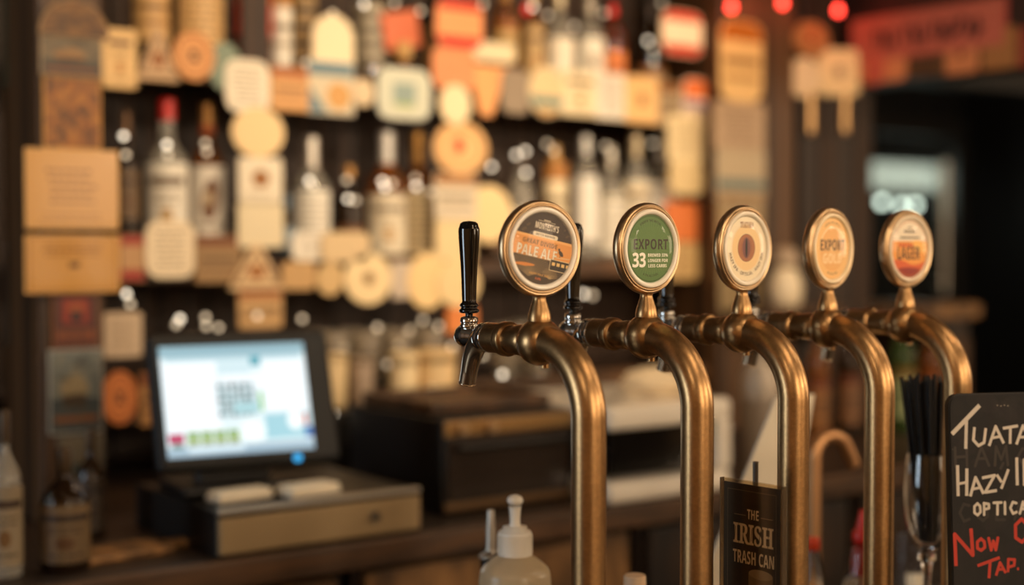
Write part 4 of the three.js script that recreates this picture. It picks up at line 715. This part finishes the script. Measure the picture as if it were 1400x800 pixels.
{ // white machine
  const z = -2.2, a = onZ(834, 560, z), b = onZ(1002, 545, z), w = b.x - a.x, t = thing('white_machine', 'white framed machine with a dark opening behind the taps', 'machine', [(a.x + b.x) / 2, COUNTER, z - 0.2]);
  const h = a.y - COUNTER + 0.003, th = 0.05;
  mesh('top', rbox(w, th, 0.4, 0.014, 3), M.whiteEnamel, t, [0, h - th / 2, 0]);
  mesh('base', rbox(w, 0.045, 0.4, 0.014, 3), M.whiteEnamel, t, [0, 0.0225, 0]);
  mesh('side_panel', rbox(0.045, h - 0.09, 0.4, 0.01), M.whiteEnamel, t, [w / 2 - 0.0225, h / 2, 0]);
  mesh('side_panel', rbox(0.02, h - 0.09, 0.34, 0.006), M.blackPlastic, t, [-w / 2 + 0.012, h / 2, -0.02]);
  mesh('back_panel', rbox(w - 0.05, h - 0.09, 0.02), M.blackPlastic, t, [0, h / 2, -0.18]);
  const d = mesh('door', rbox(w - 0.075, h - 0.1, 0.012, 0.004), phys({ color: 0x0c0a08, roughness: 0.15, clearcoat: 1 }), t, [-0.008, h / 2, 0.16]); mesh('status_light', cyl(0.004, 0.004, 0.004, 12).rotateX(Math.PI / 2), std({ color: 0x1a5a16, emissive: new THREE.Color(0.2, 0.9, 0.15), emissiveIntensity: 0.9 }), d, [w / 2 - 0.06, 0.045, 0.008]);
  const q = thing('folded_cloth', 'crumpled cream cloth on the white machine beside the silver shaker', 'cloth', [b.x - 0.09, COUNTER + h, z - 0.16]);
  const g = new THREE.SphereGeometry(0.06, 32, 20), p = g.attributes.position; for (let i = 0; i < p.count; i++) { const k = 1 + 0.25 * nz(p.getX(i) * 40, p.getY(i) * 40, p.getZ(i) * 40 + 3); p.setXYZ(i, p.getX(i) * 1.3 * k, Math.max(-0.02, p.getY(i) * 0.6 * k) + 0.02, p.getZ(i) * k); } g.computeVertexNormals();
  mesh('cloth', g, paint(0xd8c3a0, 0.9), q);
}
{ // silver shaker and cream jar further along
  const c = onZ(1040, 545, -2.3), y = COUNTER, t = thing('cocktail_shaker', 'dull silver cocktail shaker standing beside the white machine', 'shaker', [c.x, y, -2.3]);
  mesh('cup', lathe([[0, 0], [0.034, 0], [0.036, 0.004], [0.05, 0.18], [0.051, 0.184], [0, 0.184]]), paint(0x9d8f80, 0.5, 0.6), t); mesh('cap', lathe(smoothProfile([[0.05, 0.184], [0.047, 0.22], [0.034, 0.26], [0.022, 0.268], [0.022, 0.3], [0.0001, 0.302]], 24)), paint(0xa39686, 0.5, 0.6), t);
  const k = onZ(1067, 430, -2.88), u = thing('side_shelf', 'narrow brown ledge on the post carrying the cream jar', 'ledge', [k.x, 1.33, -2.86]);
  mesh('board', rbox(0.36, 0.02, 0.14, 0.005), M.midWood, u, [0.02, -0.01, 0]); for (const x of [-0.1, 0.14]) mesh('bracket', rbox(0.02, 0.09, 0.1, 0.004), M.darkWood, u, [x, -0.065, -0.02]);
  const b = thing('cream_jar', 'round cream jar with a domed lid between the eye and peach badges', 'jar', [k.x, 1.331, -2.86]);
  mesh('body', lathe(smoothProfile([[0.0001, 0], [0.036, 0.001], [0.047, 0.03], [0.047, 0.065], [0.036, 0.1], [0.026, 0.112]], 30)), paint(0xdcc8a6, 0.4), b); mesh('lid', lathe(smoothProfile([[0.027, 0.112], [0.036, 0.122], [0.036, 0.145], [0.024, 0.168], [0.0001, 0.176]], 24)), paint(0xa58d72, 0.45), b);
}
for (const [px, top, w, glass, lab, label] of [[1118, 470, 30, M.glassAmber, 0x8a5a2a, 'amber bottle standing behind the peach badge tap'], [1160, 462, 34, M.glassDark, 0x7a5230, 'dark bottle with a brown label behind the peach badge tap'], [1234, 452, 34, M.glassGreen, 0x95a070, 'green glass bottle seen below the sunset lager badge'], [1272, 466, 26, M.glassAmber, 0xb07a3c, 'tan labelled bottle beside the green glass bottle']]) {
  const c = onZ(px, top, -2.6), F = 2.6 / (cosY - (px - 700) / FPX * sinY); bottle('bottle', label, { x: c.x, y: COUNTER, z: -2.6, h: c.y - COUNTER + 0.083, r: w / 2 * F / FPX, glass, cap: foil(0x3a2a1c), lab, print: 'band', group: 'bottles at the far end of the worktop' });
}
{ // white card and the copper spout on the service ledge
  const z = -1.5, base = 0.85, q = [[1061, 546], [1112, 546], [1080, 760], [975, 760]].map(([x, y]) => onZ(x, y, z)), o = onZ(1030, 760, z), h = q[0].y - base;
  const t = thing('leaning_card', 'plain white slanting card leaning behind the third tap', 'card', [o.x, base, z]), k = h / (q[0].y - q[3].y);
  const P = [[q[0].x - o.x, h], [q[1].x - o.x, h], [q[1].x - o.x + (q[2].x - q[1].x) * k, 0], [q[0].x - o.x + (q[3].x - q[0].x) * k, 0]];
  for (const s of [0]) { const sh = new THREE.Shape(); P.forEach(([x, y], i) => sh[i ? 'lineTo' : 'moveTo'](x, y)); sh.closePath(); mesh('leaf', new THREE.ExtrudeGeometry(sh, { depth: 0.003, bevelEnabled: true, bevelSize: 0.001, bevelThickness: 0.001, bevelSegments: 2 }), M.paper, t, [s * 0.004, 0.002, -s * 0.012 - 0.002], [-s * 0.03, 0, 0]); }
  const zs = -1.62, p = [[1112, 800], [1112, 650], [1114, 615], [1124, 600], [1138, 596], [1152, 604], [1160, 620], [1166, 636]].map(([x, v]) => onZ(x, v, zs)), r = p[0];
  const s = thing('copper_spout', 'curved copper water spout arching between the third and fourth taps', 'spout', [r.x, base, zs]);
  const rim = p.map((c) => [c.x - r.x, c.y - base, 0]); rim[0][1] = 0; mesh('pipe', tube(rim, 0.0125, 80, 20), phys({ color: new THREE.Color(0.55, 0.3, 0.14), metalness: 1, roughness: 0.45 }), s); mesh('base', lathe([[0, 0], [0.03, 0], [0.03, 0.01], [0.018, 0.02], [0.0125, 0.03]]), M.brass, s);
}

// glasses on the low shelf
{
  let first; const gl = 'clear bar glass standing in the dark row on the low shelf';
  const spots = [[246, -2.99], [290, -2.99], [412, -2.99], [456, -2.99], [500, -2.99], [544, -2.99], [588, -2.99], [690, -2.99], [734, -2.99], [268, -3.1], [434, -3.1], [478, -3.1], [522, -3.1], [566, -3.1], [712, -3.1]];
  for (const [px, z] of spots) {
    const p = onZ(px, 450, z); let t = first?.clone();
    if (!t) { t = first = thing('bar_glass', gl, 'glass', [0, 0, 0], 0, 'clear glasses on the low shelf'); mesh('bowl', lathe([...smoothProfile([[0.026, 0.01], [0.034, 0.03], [0.037, 0.075], [0.034, 0.135]], 16), [0.0325, 0.135], ...smoothProfile([[0.0325, 0.134], [0.035, 0.075], [0.032, 0.032], [0.024, 0.014], [0.0001, 0.013]], 16)], 24), bottleGlass(0xe8ddca, { transmission: 0.85 }), t); mesh('foot', lathe([[0, 0], [0.027, 0], [0.028, 0.004], [0.026, 0.012], [0, 0.012]], 24), M.glassClear, t); } else { t.name = numbered('bar_glass'); scene.add(t); }
    t.position.set(p.x, SH_C, z);
  }
  const cr = onZ(474, 557, -2.86), crate = thing('storage_box', 'plain dark box under the cream tubs behind the screen', 'box', [cr.x, COUNTER, -2.87]), ch = cr.y - COUNTER;
  mesh('body', rbox(0.17, ch - 0.016, 0.15, 0.004), M.blackPlastic, crate, [0, (ch - 0.016) / 2, 0]); mesh('lid', rbox(0.178, 0.014, 0.158, 0.004), M.blackPlastic, crate, [0, ch - 0.008, 0]);
  for (const [px, y0, y1, wpx, hex, label] of [[455, 484, 556, 40, 0xd9bd8c, 'cream tub standing on the dark box behind the screen'], [494, 490, 552, 34, 0xa08a74, 'greyish tub beside the cream one on the dark box'], [552, 482, 524, 40, 0xead0a0, 'small round cream pot before the low shelf'], [596, 478, 520, 56, 0xe0be88, 'wide tan pot before the low shelf beside the small cream one']]) {
    const z = -2.86, a = onZ(px, y0, z), F = -z / (cosY - (px - 700) / FPX * sinY), r = wpx / 2 * F / FPX, base = px < 520 ? COUNTER + ch : COUNTER, h = a.y - base;
    const t = thing('tub', label, 'tub', [a.x, base, z]); mesh('body', lathe([[0, 0], [r * 0.84, 0], [r * 0.88, 0.006], [r, h * 0.9], [0, h * 0.9]]), paint(hex, 0.5), t); mesh('lid', lathe([[0, h], [r * 0.9, h], [r * 1.04, h * 0.98], [r * 1.04, h * 0.9], [0, h * 0.9]]), paint(hex, 0.4), t);
  }
}
// tinted bottles and odds at the low corner by the post
for (const [px, top, w, glass, lab, label] of [[88, 636, 66, M.glassDark, 0x6d5638, 'stout clear bottle with a printed tan label in the dark corner by the post'], [124, 612, 40, M.glassDark, 0x3a2c1e, 'black bottle beside the stout one in the dark corner'], [6, 560, 44, M.glassClear, 0x8d7c62, 'pale bottle cut by the picture edge in the dark corner']]) {
  const z = px === 124 ? -2.52 : -2.3, c = onZ(px, top, z), F = -z / (cosY - (px - 700) / FPX * sinY), h = c.y - COUNTER; bottle('bottle', label, { x: c.x, y: COUNTER, z, h: Math.max(0.2, h), r: w / 2 * F / FPX, type: 'squat', glass, cap: foil(0x4a3a28), lab, print: 'label', l0: 0.08, l1: 0.55, group: 'bottles in the dark corner', arc: 3.4 });
}
{
  const y = COUNTER, a = onY(150, 762, y), t = thing('chopping_board', 'tan wooden board lying at the worktop front in the dark corner', 'board', [a.x, y, Math.min(a.z, -2.3)], 0.1); mesh('plank', rbox(0.2, 0.014, 0.09, 0.005), M.paleWood, t, [0, 0.007, 0]); mesh('handle', rbox(0.05, 0.014, 0.03, 0.006), M.paleWood, t, [0.12, 0.007, 0]);
}

// ------------------------------------------------------------------ things near the taps
{ // soap pump bottle
  const c = onZ(704, 800, -1.47), t = thing('pump_bottle', 'clear pump bottle with a white nozzle below the first tap', 'pump bottle', [c.x, 0.85, -1.47], 0.5);
  const F = 1.78, k = F / FPX, yy = (py) => CAM_Y - (py - 340) * k - 0.85;
  const r = 0.047; mesh('body', lathe([[0, 0], [r * 0.9, 0], [r, 0.006], [r, yy(812)], ...smoothProfile([[r, yy(810)], [r * 0.94, yy(794)], [r * 0.62, yy(779)], [0.02, yy(772)]], 14), [0.019, yy(766)]]), phys({ color: 0xe2cda8, roughness: 0.3, transmission: 0.45, thickness: 0.05, ior: 1.4 }), t);
  const col = mesh('collar', (() => { const parts = [lathe([[0.02, yy(774)], [0.0222, yy(773)], [0.0226, yy(771)], [0.0218, yy(741)], [0.0205, yy(739)], [0.016, yy(739)], [0.0158, yy(733)], [0.007, yy(732)], [0.007, yy(730)]])]; for (let i = 0; i < 40; i++) { const a = i / 40 * 6.2832; parts.push(new THREE.BoxGeometry(0.0012, yy(744) - yy(770), 0.0012).rotateY(-a).translate(0.0223 * Math.cos(a), (yy(744) + yy(770)) / 2, 0.0223 * Math.sin(a))); } return mergeGeometries(parts.map((p) => p.index ? p.toNonIndexed() : p)); })(), M.whitePlastic, t);
  mesh('nozzle', lathe(smoothProfile([[0.0075, yy(734)], [0.0068, yy(725)], [0.0078, yy(708)], [0.0086, yy(704)]], 16), 24), M.whitePlastic, t);
  mesh('nozzle_tip', (() => { const g = new THREE.SphereGeometry(0.0125, 32, 20); const p = g.attributes.position; for (let i = 0; i < p.count; i++) { const x = p.getX(i), y = p.getY(i), z = p.getZ(i); p.setXYZ(i, x * 1.08, y * 0.62 + (x < 0 ? -x * 0.12 : -x * x * 18), z * 0.8); } g.computeVertexNormals(); return g.translate(0.0005, yy(696), 0); })(), M.whitePlastic, t);
}
{ // bottle with a pourer
  const c = onZ(671, 800, -1.62), F = 1.98, k = F / FPX, yy = (py) => CAM_Y - (py - 340) * k - 0.85;
  const t = thing('pourer_bottle', 'dark bottle with a steel pourer beside the pump bottle', 'bottle', [c.x, 0.85, -1.62]);
  mesh('glass_body', lathe(smoothProfile([[0, 0], [0.034, 0.001], [0.037, 0.01], [0.037, yy(862)], [0.03, yy(842)], [0.0175, yy(824)], [0.0145, yy(806)], [0.0145, yy(770)]], 50)), M.glassDark, t);
  const b = mesh('stopper', lathe([[0.0140, yy(800)], [0.0150, yy(799)], [0.0150, yy(792)], [0.0142, yy(791)], [0.0150, yy(789)], [0.0150, yy(783)], [0.0142, yy(782)], [0.0150, yy(780)], [0.0150, yy(775)], [0.0135, yy(770)], [0, yy(770)]]), M.blackGloss, t);
  mesh('pourer', lathe([[0.0001, yy(769)], [0.0162, yy(768)], [0.0168, yy(766)], [0.0162, yy(764)], [0.009, yy(760)], [0.0076, yy(756)], [0.0073, yy(730)], [0.0056, yy(716)], [0.0048, yy(702)], [0.0036, yy(701)], [0.0034, yy(704)]], 24), M.steel, t);
}
{ const c = onZ(868, 786, -1.36), t = thing('small_bottle', 'small bottle with a plain white cap below the second tap', 'bottle', [c.x, 0.85, -1.36]); const h = c.y - 0.85;
  mesh('body', lathe(smoothProfile([[0, 0], [0.024, 0.001], [0.026, 0.006], [0.026, h - 0.07], [0.018, h - 0.05], [0.012, h - 0.035]], 30)), M.glassClear, t); mesh('cap', lathe([[0.0125, h - 0.036], [0.0145, h - 0.034], [0.0142, h - 0.002], [0.0128, h], [0, h]]), paint(0xd8b894, 0.5), t); }
{ // acrylic menu holder
  const F = 1.58, p = (a) => V(((a - 700) / FPX * cosY + sinY) * F, 0, ((a - 700) / FPX * sinY - cosY) * F);
  const l = ray(988, 647).multiplyScalar(1.625 / (cP + (400 - 647) / FPX * sP)), r = ray(1072, 661).multiplyScalar(1.558 / (cP + (400 - 661) / FPX * sP));
  const top = CAM_Y + (l.y + r.y) / 2, w = Math.hypot(r.x - l.x, r.z - l.z), h = top - 1.008, t = thing('menu_holder', 'clear acrylic holder with a black menu card reading The Irish Trash Can', 'menu holder', [(l.x + r.x) / 2, 1.0, (l.z + r.z) / 2], Math.atan2(-(r.z - l.z), r.x - l.x));
  const menu = canvas(512, 1200, (g, W2, H2) => {
    bg(g, W2, H2, '#332b27'); for (let i = 0; i < 60; i++) { g.fillStyle = i % 2 ? '#352c27' : '#221c19'; g.globalAlpha = 0.35; g.fillRect(rnd() * W2, rnd() * H2, 60 + rnd() * 160, 30 + rnd() * 120); } g.globalAlpha = 1;
    g.strokeStyle = '#7b6a58'; g.lineWidth = 4; g.strokeRect(34, 40, W2 - 68, H2 - 90);
    fitText(g, 'THE', 270, 178, 110, 60, '#fff4e0', 'bold'); g.fillStyle = '#9a8872'; g.fillRect(96, 186, 106, 5); g.fillRect(338, 186, 110, 5);
    fitText(g, 'IRISH', 272, 300, 370, 118, '#fbeed8', 'bold', 'serif', '#e9dcc6'); g.strokeStyle = '#4a3f36'; g.lineWidth = 4; for (let i = 0; i < 5; i++) { g.beginPath(); g.moveTo(108 + i * 76, 262); g.lineTo(100 + i * 76, 340); g.stroke(); }
    fitText(g, 'TRASH CAN', 276, 440, 385, 78, '#fff4e0', 'bold');
    g.fillStyle = '#8b7a66'; g.fillRect(232, 530, 220, 540); g.fillStyle = '#a8977f'; g.beginPath(); g.ellipse(342, 530, 110, 30, 0, 0, 7); g.fill(); g.strokeStyle = '#d8cbb6'; g.lineWidth = 12; g.beginPath(); g.arc(320, 690, 60, Math.PI, 0); g.stroke(); linesOn(g, 70, 900, 150, 5, 34, 12, '#8b7a66');
  });
  mesh('menu_card', box(w - 0.008, h - 0.008, 0.0012), [M.black, M.black, M.black, M.black, std({ map: menu, roughness: 0.4 }), M.black], t, [-0.001, h / 2 + 0.004, 0]);
  mesh('front_sheet', rbox(w, h, 0.0018, 0.0008), M.clearPlastic, t, [0, h / 2 + 0.004, 0.0024]); mesh('back_sheet', rbox(w, h, 0.0018, 0.0008), M.clearPlastic, t, [0, h / 2 + 0.004, -0.0024]);
  mesh('edge_strip', mergeGeometries([rbox(0.0018, h, 0.0085, 0.0006).translate(w / 2 + 0.0006, h / 2 + 0.004, 0), rbox(0.0016, h, 0.0068, 0.0006).translate(-w / 2 - 0.0008, h / 2 + 0.004, 0)]), phys({ color: 0xa0907a, roughness: 0.15, transmission: 0.9, thickness: 0.002 }), t);
  mesh('foot', rbox(w, 0.004, 0.06, 0.0015), M.clearPlastic, t, [0, 0.002, -0.02]);
  const q = ray(1033, 632).multiplyScalar(1.72), s = thing('drinking_straw', 'single dark straw standing behind the menu holder', 'straw', [q.x, 0.85, q.z]); mesh('straw', tube([[0, 0, 0], [0, q.y + CAM_Y - 0.85, 0]], 0.0035, 8, 12), paint(0x4a3d30, 0.35), s); mesh('straw_rim', new THREE.TorusGeometry(0.0034, 0.0005, 8, 20).rotateX(Math.PI / 2), paint(0x6a5a48), s, [0, q.y + CAM_Y - 0.85, 0]);
}
{ // chalkboard with hand lettering
  const strokes = { T: [[0, 1, 1, 1], [0.5, 1, 0.45, 0]], U: [[0, 1, 0.05, 0.25, 0.4, 0, 0.8, 0.25, 0.85, 1]], A: [[0, 0, 0.45, 1, 0.95, 0], [0.2, 0.38, 0.75, 0.38]], R: [[0, 0, 0, 1, 0.7, 0.85, 0.65, 0.55, 0, 0.5, 0.8, 0]], H: [[0, 1, 0.02, 0], [0.8, 1, 0.8, 0], [0, 0.5, 0.8, 0.52]], Z: [[0, 0.95, 0.85, 1, 0, 0.02, 0.95, 0.06]], Y: [[0, 1, 0.42, 0.45], [0.9, 1, 0.2, -0.25]], I: [[0.3, 1, 0.3, 0]], P: [[0, 0, 0.02, 1, 0.65, 0.9, 0.65, 0.55, 0.02, 0.45]], O: [[0.45, 1, 0.05, 0.75, 0.05, 0.2, 0.45, 0, 0.85, 0.25, 0.8, 0.75, 0.45, 1]], C: [[0.85, 0.9, 0.4, 1, 0.05, 0.5, 0.4, 0, 0.85, 0.12]], L: [[0.05, 1, 0, 0.02, 0.7, 0]], N: [[0, 0, 0.05, 1, 0.75, 0.05, 0.8, 1]], W: [[0, 1, 0.25, 0, 0.5, 0.75, 0.75, 0, 1, 1]], M: [[0, 0, 0.1, 1, 0.45, 0.3, 0.8, 1, 0.9, 0]], ',': [[0.3, 0.1, 0.1, -0.2]], '.': [[0.1, 0.05, 0.2, 0.05]] };
  const write = (g, text, x, y, w, h, gap, color, lw, slope = 0, grow = []) => { g.strokeStyle = color; g.lineWidth = lw; g.lineCap = 'round'; g.lineJoin = 'round'; [...text].forEach((c, i) => { const k = grow[i] ?? 1, cw = (c === 'I' ? 0.5 : 1) * w; for (const s of strokes[c] ?? []) { g.beginPath(); for (let q = 0; q < s.length; q += 2) g[q ? 'lineTo' : 'moveTo'](x + s[q] * cw * k, y - s[q + 1] * h * k + slope * (x)); g.stroke(); } x += (c === ' ' ? 0.5 * w : cw * k) + gap; }); };
  const F = 1.7, k = F / FPX, bw = 0.21, top = CAM_Y - (544 - 340) * k, h = top - 1.0, S = 2000;              // canvas pixels per metre
  const px = S * k;                                                                                          // canvas pixels per photograph pixel
  const art2 = canvas(Math.round(bw * S), Math.round(h * S), (g, w, hh) => {
    bg(g, w, hh, '#15110f'); for (let i = 0; i < 300; i++) { g.globalAlpha = 0.05 + rnd() * 0.08; g.fillStyle = i % 3 ? '#3b3530' : '#100d0b'; g.beginPath(); g.ellipse(rnd() * w, rnd() * hh, 8 + rnd() * 40, 6 + rnd() * 26, rnd() * 3, 0, 7); g.fill(); } g.globalAlpha = 1;
    const X = (p) => (p - 1300) * px / 0.93, Y = (p) => (p - 541) * px;
    write(g, 'HAM', X(1306), Y(640), 22 * px, 26 * px, 8 * px, '#3a332d', 4 * px); write(g, ',CH', X(1368), Y(640), 20 * px, 22 * px, 8 * px, '#38312b', 4 * px); write(g, 'COLA', X(1310), Y(716), 18 * px, 24 * px, 10 * px, '#332d28', 4 * px);
    write(g, 'T', X(1303), Y(616), 0, 0, 0, '#cfc4b4', 1); const ln = (c, lw, ...p) => { g.strokeStyle = c; g.lineWidth = lw * px; g.lineCap = 'butt'; g.lineJoin = 'round'; g.beginPath(); for (let i = 0; i < p.length; i += 2) g[i ? 'lineTo' : 'moveTo'](X(p[i]), Y(p[i + 1])); g.stroke(); };
    const cw = '#d2c8b8', cr = '#c23a28';
    ln(cw, 6.5, 1302, 595, 1342, 556); ln(cw, 5, 1323, 574, 1321, 616);
    ln(cw, 4.4, 1334, 586, 1332, 604, 1339, 612, 1347, 608, 1350, 588); ln(cw, 4.4, 1354, 613, 1364, 586, 1375, 610); ln(cw, 4, 1358, 602, 1371, 600); ln(cw, 4.4, 1374, 589, 1396, 586); ln(cw, 4.4, 1385, 587, 1384, 611); ln(cw, 4.4, 1393, 612, 1403, 586, 1415, 612); ln(cw, 4, 1397, 602, 1411, 602); write(g, 'RA', X(1420), Y(612), 18 * px, 26 * px, 6 * px, cw, 4.4 * px);
    ln(cw, 5, 1309, 638, 1309, 681); ln(cw, 5, 1322, 643, 1321, 681); ln(cw, 4, 1309, 664, 1322, 662); ln(cw, 4.6, 1326, 682, 1334, 656, 1345, 679); ln(cw, 4, 1330, 672, 1341, 670); ln(cw, 4.4, 1343, 657, 1361, 654, 1347, 677, 1364, 675); ln(cw, 4.4, 1364, 653, 1371, 664); ln(cw, 4.4, 1381, 646, 1370, 673); ln(cw, 4.8, 1393, 630, 1393, 669); write(g, 'PA', X(1403), Y(668), 20 * px, 34 * px, 6 * px, cw, 4.6 * px);
    write(g, 'OPTICAL', X(1331), Y(708), 11.5 * px, 16 * px, 3.6 * px, cw, 4 * px);
    ln(cr, 5.4, 1304, 777, 1303, 733, 1328, 763, 1326, 726); write(g, 'OW', X(1334), Y(757), 14 * px, 16 * px, 4 * px, cr, 4.6 * px); write(g, 'ON', X(1388), Y(748), 24 * px, 32 * px, 8 * px, cr, 5 * px);
    ln(cr, 4.6, 1334, 778, 1366, 768); ln(cr, 4.6, 1352, 774, 1350, 796); ln(cr, 4.2, 1360, 793, 1366, 775, 1374, 790); ln(cr, 3.6, 1362, 785, 1372, 784); ln(cr, 4.2, 1377, 789, 1378, 771, 1387, 772, 1386, 780, 1378, 782); ln(cr, 4, 1390, 785, 1393, 785);
    g.fillStyle = '#8d8272'; for (let i = 0; i < 4; i++) g.fillRect(X(1366 + i * 5), Y(556 + (i % 2)), 2.4 * px, 1.6 * px);
  });
  const l = ray(1308, 660).multiplyScalar(F / (cP + (400 - 660) / FPX * sP)), a = -YAW + 0.2, dir = V(Math.cos(a), 0, -Math.sin(a));
  const t = thing('chalkboard', 'black chalkboard with white and red chalk lettering at the bar end', 'chalkboard', [l.x + dir.x * bw / 2, 1.0, l.z + dir.z * bw / 2], a); t.position.y += 0.0015;
  const body = new THREE.Group(); body.name = 'board'; body.rotation.x = -0.06; t.add(body);
  mesh('slate', slab(roundRect(bw, h, 0.016), 0.008, 0.0012), std({ color: 0x191512, roughness: 0.6 }), body, [0, h / 2, -0.001]);
  mesh('chalk_lettering', face(roundRect(bw - 0.0006, h - 0.0006, 0.016), bw, h), std({ map: art2, roughness: 0.75 }), body, [0, h / 2, 0.0004]);
  mesh('stay', rbox(0.04, h * 0.66, 0.006, 0.002), M.black, t, [0, h * 0.33, -0.055], [0.22, 0, 0]);
}
{ // stemmed glass filled with black straws
  const F = 1.94, c = ray(1268, 700).multiplyScalar(F / (cP + (400 - 700) / FPX * sP)), k = F / FPX, t = thing('stemmed_glass', 'stemmed beer glass holding black straws beside the chalkboard', 'glass', [c.x, 1.0, c.z]);
  const yy = (py) => CAM_Y - (py - 340) * k - 1.0, r = 0.032;
  mesh('bowl', lathe([...smoothProfile([[0.0001, yy(757)], [0.012, yy(753)], [0.024, yy(735)], [r * 0.98, yy(700)], [r, yy(672)], [r * 0.94, yy(640)], [r * 0.86, yy(619)]], 30), [r * 0.83, yy(619)], ...smoothProfile([[r * 0.83, yy(620)], [r * 0.91, yy(640)], [r * 0.965, yy(672)], [r * 0.94, yy(700)], [0.0225, yy(733)], [0.01, yy(749)], [0.0001, yy(751)]], 30)], 40), M.clearGlassSolid ??= phys({ color: 0xffffff, roughness: 0.02, transmission: 1, thickness: 0.003, ior: 1.5 }), t);
  mesh('stem', lathe(smoothProfile([[0.0001, 0.004], [0.03, 0.002], [0.031, 0.0045], [0.012, 0.009], [0.0065, 0.018], [0.008, yy(772)], [0.013, yy(764)], [0.009, yy(757)], [0.0001, yy(756)]], 40)), M.clearGlassSolid, t);
  const straw = paint(0x0d0b0a, 0.4);
  for (let i = 0; i < 28; i++) {
    const a = i * 2.39996, q = Math.sqrt((i + 0.5) / 28), bx = Math.cos(a) * q * 0.008, bz = Math.sin(a) * q * 0.012, tx = Math.cos(a) * q * 0.038 - 0.014, tz = Math.sin(a) * q * 0.024, y0 = yy(742), y1 = yy(518) + (rnd() - 0.5) * 0.014;
    mesh('drinking_straw', tube([[bx, y0, bz], [(bx + tx) / 2, (y0 + y1) / 2, (bz + tz) / 2], [tx, y1, tz]], 0.0026, 6, 8), straw, scene, [c.x, 1.0, c.z]); tag(scene.children.at(-1), 'black drinking straw fanning out of the stemmed glass', 'straw', 'black straws in the stemmed glass');
  }
}
for (const [px, tip, w, z, label, big] of [[1179, 699, 44, -1.42, 'clear squeeze bottle with a tall red nozzle behind the fourth tap', 1], [1111, 737, 22, -1.46, 'clear sauce bottle with a small red cap behind the third tap', 0]]) {
  const F = -z / (cosY - (px - 700) / FPX * sinY), k = F / FPX, c = onZ(px, 780, z), base = 0.85, y = (py) => CAM_Y - (py - 340) * k - base, t = thing('sauce_bottle', label, 'sauce bottle', [c.x, base, z]);
  const R = big ? 0.034 : 0.026, n = big ? 0.012 : 0.0085;
  mesh('body', lathe(smoothProfile([[0, 0], [R * 0.95, 0.001], [R, 0.006], [R, Math.max(0.02, y(big ? 812 : 830))], [R * 0.75, y(big ? 786 : 800)], [n * 1.3, y(big ? 752 : 766)], [n, y(big ? 745 : 752)]], 40)), M.clearGlassSolid, t);
  if (big) { const cp = mesh('cap', lathe([[0.0001, y(748)], [0.0135, y(748)], [0.0135, y(742)], [0.0155, y(741)], [0.0155, y(730)], [0.0115, y(728)], [0.0105, y(724)], [0.0055, y(704)], [0.0045, y(700)], [0.0001, y(699)]], 28), M.red, t); mesh('shoulder', lathe([[0.011, y(790)], [0.012, y(788)], [0.011, y(750)], [0, y(750)]], 24), paint(0xa8231a, 0.4), cp); }
  else mesh('cap', lathe([[0.0001, y(756)], [0.0105, y(755)], [0.0108, y(742)], [0.0098, y(738)], [0.0001, y(737)]], 24), paint(0xc8401f, 0.4), t);
}
{ const z = -1.52, px = 1244, F = -z / (cosY - (px - 700) / FPX * sinY), k = F / FPX, c = onZ(px, 780, z), y = (p) => CAM_Y - (p - 340) * k - 0.85, t = thing('tumbler', 'clear tumbler with a small white label behind the stemmed glass', 'glass', [c.x, 0.85, z]);
  mesh('wall', lathe([[0, 0], [0.028, 0], [0.034, y(728)], [0.0325, y(728)], [0.027, 0.008], [0, 0.008]]), M.clearGlassSolid, t); mesh('paper_label', new THREE.CylinderGeometry(0.034, 0.0334, 0.03, 20, 1, true, -1.1, 0.9).translate(0, y(794), 0), M.paper, t); }
scene.traverse((o) => { delete o.userData._n; });
renderer.render(scene, camera);
